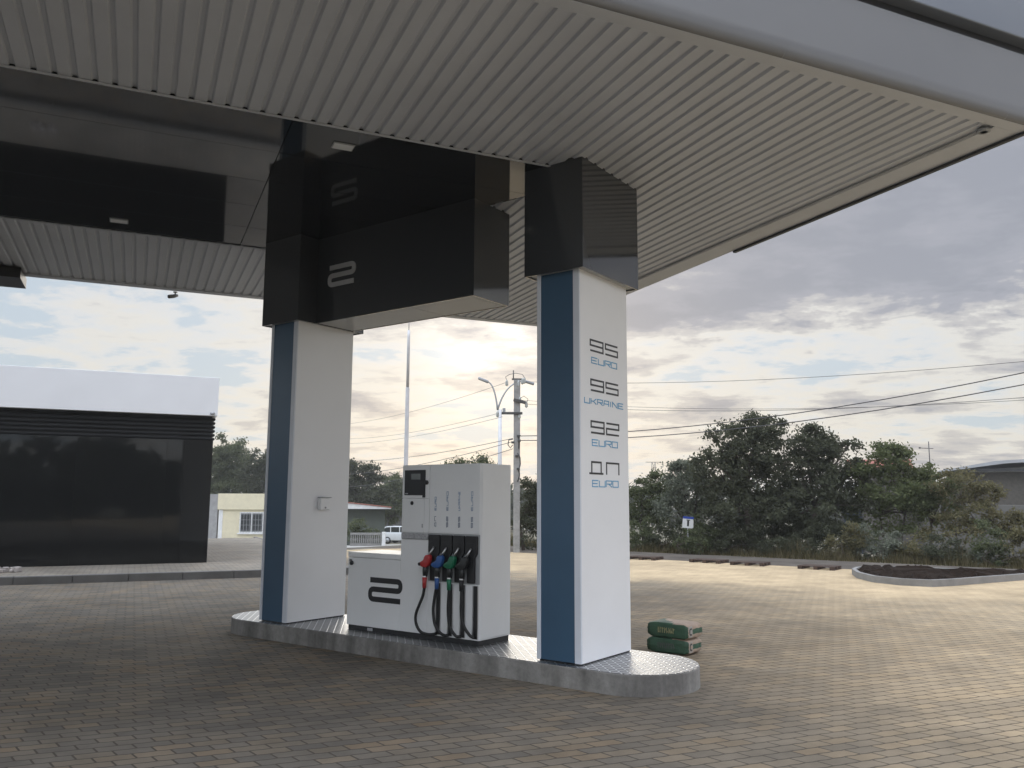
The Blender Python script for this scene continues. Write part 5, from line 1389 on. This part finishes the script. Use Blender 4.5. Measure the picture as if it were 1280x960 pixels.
L.new(math_node(nt, 'DIVIDE', sep.outputs[0], den), cmb.inputs[0]); L.new(math_node(nt, 'DIVIDE', sep.outputs[1], den), cmb.inputs[1])
def noise(scale, detail, rough, dist, off):
    mp = N.new('ShaderNodeMapping'); mp.inputs['Location'].default_value = off; mp.inputs['Rotation'].default_value = (0, 0, 0.35)
    mp.inputs['Scale'].default_value = (0.95, 1.1, 1.0)
    L.new(cmb.outputs[0], mp.inputs[0])
    n = N.new('ShaderNodeTexNoise'); n.inputs['Scale'].default_value = scale; n.inputs['Detail'].default_value = detail
    n.inputs['Roughness'].default_value = rough; n.inputs['Distortion'].default_value = dist
    L.new(mp.outputs[0], n.inputs['Vector']); return n.outputs[0]
nA = noise(1.05, 10, 0.58, 0.1, (3.1, 1.7, 0.0))
nB = noise(3.6, 10, 0.62, 0.15, (-4.0, 2.0, 5.0))
dens = math_node(nt, 'ADD', math_node(nt, 'MULTIPLY', nA, 0.66), math_node(nt, 'MULTIPLY', nB, 0.34))
# a heavy bank high up on the right, broken cloud low down and on the left
puff = math_node(nt, 'MULTIPLY', math_node(nt, 'SUBTRACT', nB, 0.5), 0.16)
hv = N.new('ShaderNodeMapRange'); hv.interpolation_type = 'SMOOTHSTEP'; hv.inputs[1].default_value = 0.175; hv.inputs[2].default_value = 0.235; hv.inputs[3].default_value = -0.01; hv.inputs[4].default_value = 0.075
L.new(math_node(nt, 'ADD', sep.outputs[2], puff), hv.inputs[0])
hx_ = N.new('ShaderNodeMapRange'); hx_.interpolation_type = 'SMOOTHSTEP'; hx_.inputs[1].default_value = -0.25; hx_.inputs[2].default_value = 0.22; hx_.inputs[3].default_value = 0.0; hx_.inputs[4].default_value = 1.0
L.new(sep.outputs[0], hx_.inputs[0])
dens = math_node(nt, 'ADD', dens, math_node(nt, 'MULTIPLY', hv.outputs[0], hx_.outputs[0]))
lf_ = N.new('ShaderNodeMapRange'); lf_.interpolation_type = 'SMOOTHSTEP'; lf_.inputs[1].default_value = -0.1; lf_.inputs[2].default_value = -0.4; lf_.inputs[3].default_value = 0.0; lf_.inputs[4].default_value = -0.06
L.new(sep.outputs[0], lf_.inputs[0]); dens = math_node(nt, 'ADD', dens, lf_.outputs[0])
dens = math_node(nt, 'ADD', math_node(nt, 'MULTIPLY', math_node(nt, 'SUBTRACT', dens, 0.5), 1.25), 0.478)
cr = N.new('ShaderNodeValToRGB'); cr.color_ramp.interpolation = 'EASE'
el = cr.color_ramp.elements
el[0].position = 0.36; el[0].color = (0.64, 0.74, 0.84, 1)
el[1].position = 0.70; el[1].color = (0.40, 0.42, 0.485, 1)
for p_, c_ in ((0.41, (0.84, 0.86, 0.88)), (0.46, (0.88, 0.87, 0.84)), (0.53, (0.65, 0.645, 0.66)), (0.60, (0.46, 0.475, 0.54))):
    q = cr.color_ramp.elements.new(p_); q.color = rgba(c_)
L.new(dens, cr.inputs[0])
# warm light low over the horizon
lowb = N.new('ShaderNodeMapRange'); lowb.interpolation_type = 'SMOOTHSTEP'; lowb.inputs[1].default_value = 0.22; lowb.inputs[2].default_value = 0.02; lowb.inputs[3].default_value = 0.0; lowb.inputs[4].default_value = 1.0
L.new(sep.outputs[2], lowb.inputs[0])
warm = N.new('ShaderNodeMix'); warm.data_type = 'RGBA'; warm.blend_type = 'MULTIPLY'
L.new(lowb.outputs[0], warm.inputs[0]); L.new(cr.outputs[0], warm.inputs[6]); warm.inputs[7].default_value = (1.02, 0.99, 0.925, 1)
# thin cloud lit through by the hidden sun
sd = N.new('ShaderNodeVectorMath'); sd.operation = 'DOT_PRODUCT'; L.new(nrm.outputs[0], sd.inputs[0])
gl = R(11.4)
sd.inputs[1].default_value = (math.sin(SUN_AZ) * math.cos(gl), math.cos(SUN_AZ) * math.cos(gl), math.sin(gl))
g1 = math_node(nt, 'POWER', math_node(nt, 'MAXIMUM', sd.outputs['Value'], 0.0), 420.0)
g2 = math_node(nt, 'POWER', math_node(nt, 'MAXIMUM', sd.outputs['Value'], 0.0), 24.0)
thin = N.new('ShaderNodeMapRange'); thin.inputs[1].default_value = 0.40; thin.inputs[2].default_value = 0.66; thin.inputs[3].default_value = 1.0; thin.inputs[4].default_value = 0.18
L.new(dens, thin.inputs[0])
glow = math_node(nt, 'MULTIPLY', math_node(nt, 'ADD', math_node(nt, 'MULTIPLY', g1, 0.5), math_node(nt, 'MULTIPLY', g2, 0.05)), thin.outputs[0])
gc = N.new('ShaderNodeVectorMath'); gc.operation = 'SCALE'; gc.inputs[0].default_value = (1.0, 0.96, 0.87); L.new(glow, gc.inputs['Scale'])
addg = N.new('ShaderNodeVectorMath'); addg.operation = 'ADD'; L.new(warm.outputs[2], addg.inputs[0]); L.new(gc.outputs[0], addg.inputs[1])
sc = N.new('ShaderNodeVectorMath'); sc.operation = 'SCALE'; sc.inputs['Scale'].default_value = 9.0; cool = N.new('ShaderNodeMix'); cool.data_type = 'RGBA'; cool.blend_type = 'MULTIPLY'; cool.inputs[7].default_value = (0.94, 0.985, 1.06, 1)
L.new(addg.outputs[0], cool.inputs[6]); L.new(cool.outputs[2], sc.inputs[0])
# sky raised overhead and behind the camera, out of view, as added light
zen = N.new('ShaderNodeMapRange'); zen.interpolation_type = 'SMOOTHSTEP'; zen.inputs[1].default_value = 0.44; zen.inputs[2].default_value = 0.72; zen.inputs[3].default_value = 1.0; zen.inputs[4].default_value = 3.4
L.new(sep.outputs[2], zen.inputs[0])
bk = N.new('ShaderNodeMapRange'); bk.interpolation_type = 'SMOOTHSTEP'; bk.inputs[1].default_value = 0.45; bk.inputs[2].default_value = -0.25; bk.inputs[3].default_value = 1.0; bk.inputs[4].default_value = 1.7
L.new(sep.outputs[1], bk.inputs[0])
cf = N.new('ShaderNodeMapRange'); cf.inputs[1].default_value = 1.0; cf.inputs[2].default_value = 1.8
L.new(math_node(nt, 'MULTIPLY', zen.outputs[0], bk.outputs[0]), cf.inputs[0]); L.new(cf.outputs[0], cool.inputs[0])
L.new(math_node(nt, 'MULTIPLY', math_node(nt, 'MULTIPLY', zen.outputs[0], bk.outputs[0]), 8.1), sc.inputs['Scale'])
# a share of clear Nishita sky everywhere
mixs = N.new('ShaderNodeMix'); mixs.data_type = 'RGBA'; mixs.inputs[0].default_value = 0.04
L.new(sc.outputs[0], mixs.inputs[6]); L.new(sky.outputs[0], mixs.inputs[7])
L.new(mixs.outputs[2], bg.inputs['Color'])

sun = bpy.data.lights.new('sun', 'SUN'); sun.energy = 0.5; sun.angle = R(24); sun.color = (1.0, 0.93, 0.82)
so = bpy.data.objects.new('sun', sun); COL.objects.link(so)
sdv = Vector((math.sin(SUN_AZ) * math.cos(SUN_EL), math.cos(SUN_AZ) * math.cos(SUN_EL), math.sin(SUN_EL)))
so.rotation_euler = sdv.to_track_quat('Z', 'Y').to_euler(); so.location = (0, 0, 40)

scene.view_settings.view_transform = 'Standard'; scene.view_settings.look = 'None'
scene.view_settings.exposure = 0.12; scene.view_settings.gamma = 1.0
try: scene.view_settings.use_curve_mapping = False
except Exception: pass
scene.render.engine = 'CYCLES'
scene.cycles.max_bounces = 8; scene.cycles.diffuse_bounces = 5; scene.cycles.glossy_bounces = 5; scene.cycles.transparent_max_bounces = 8
scene.cycles.use_denoising = True
scene.cycles.sample_clamp_indirect = 6.0
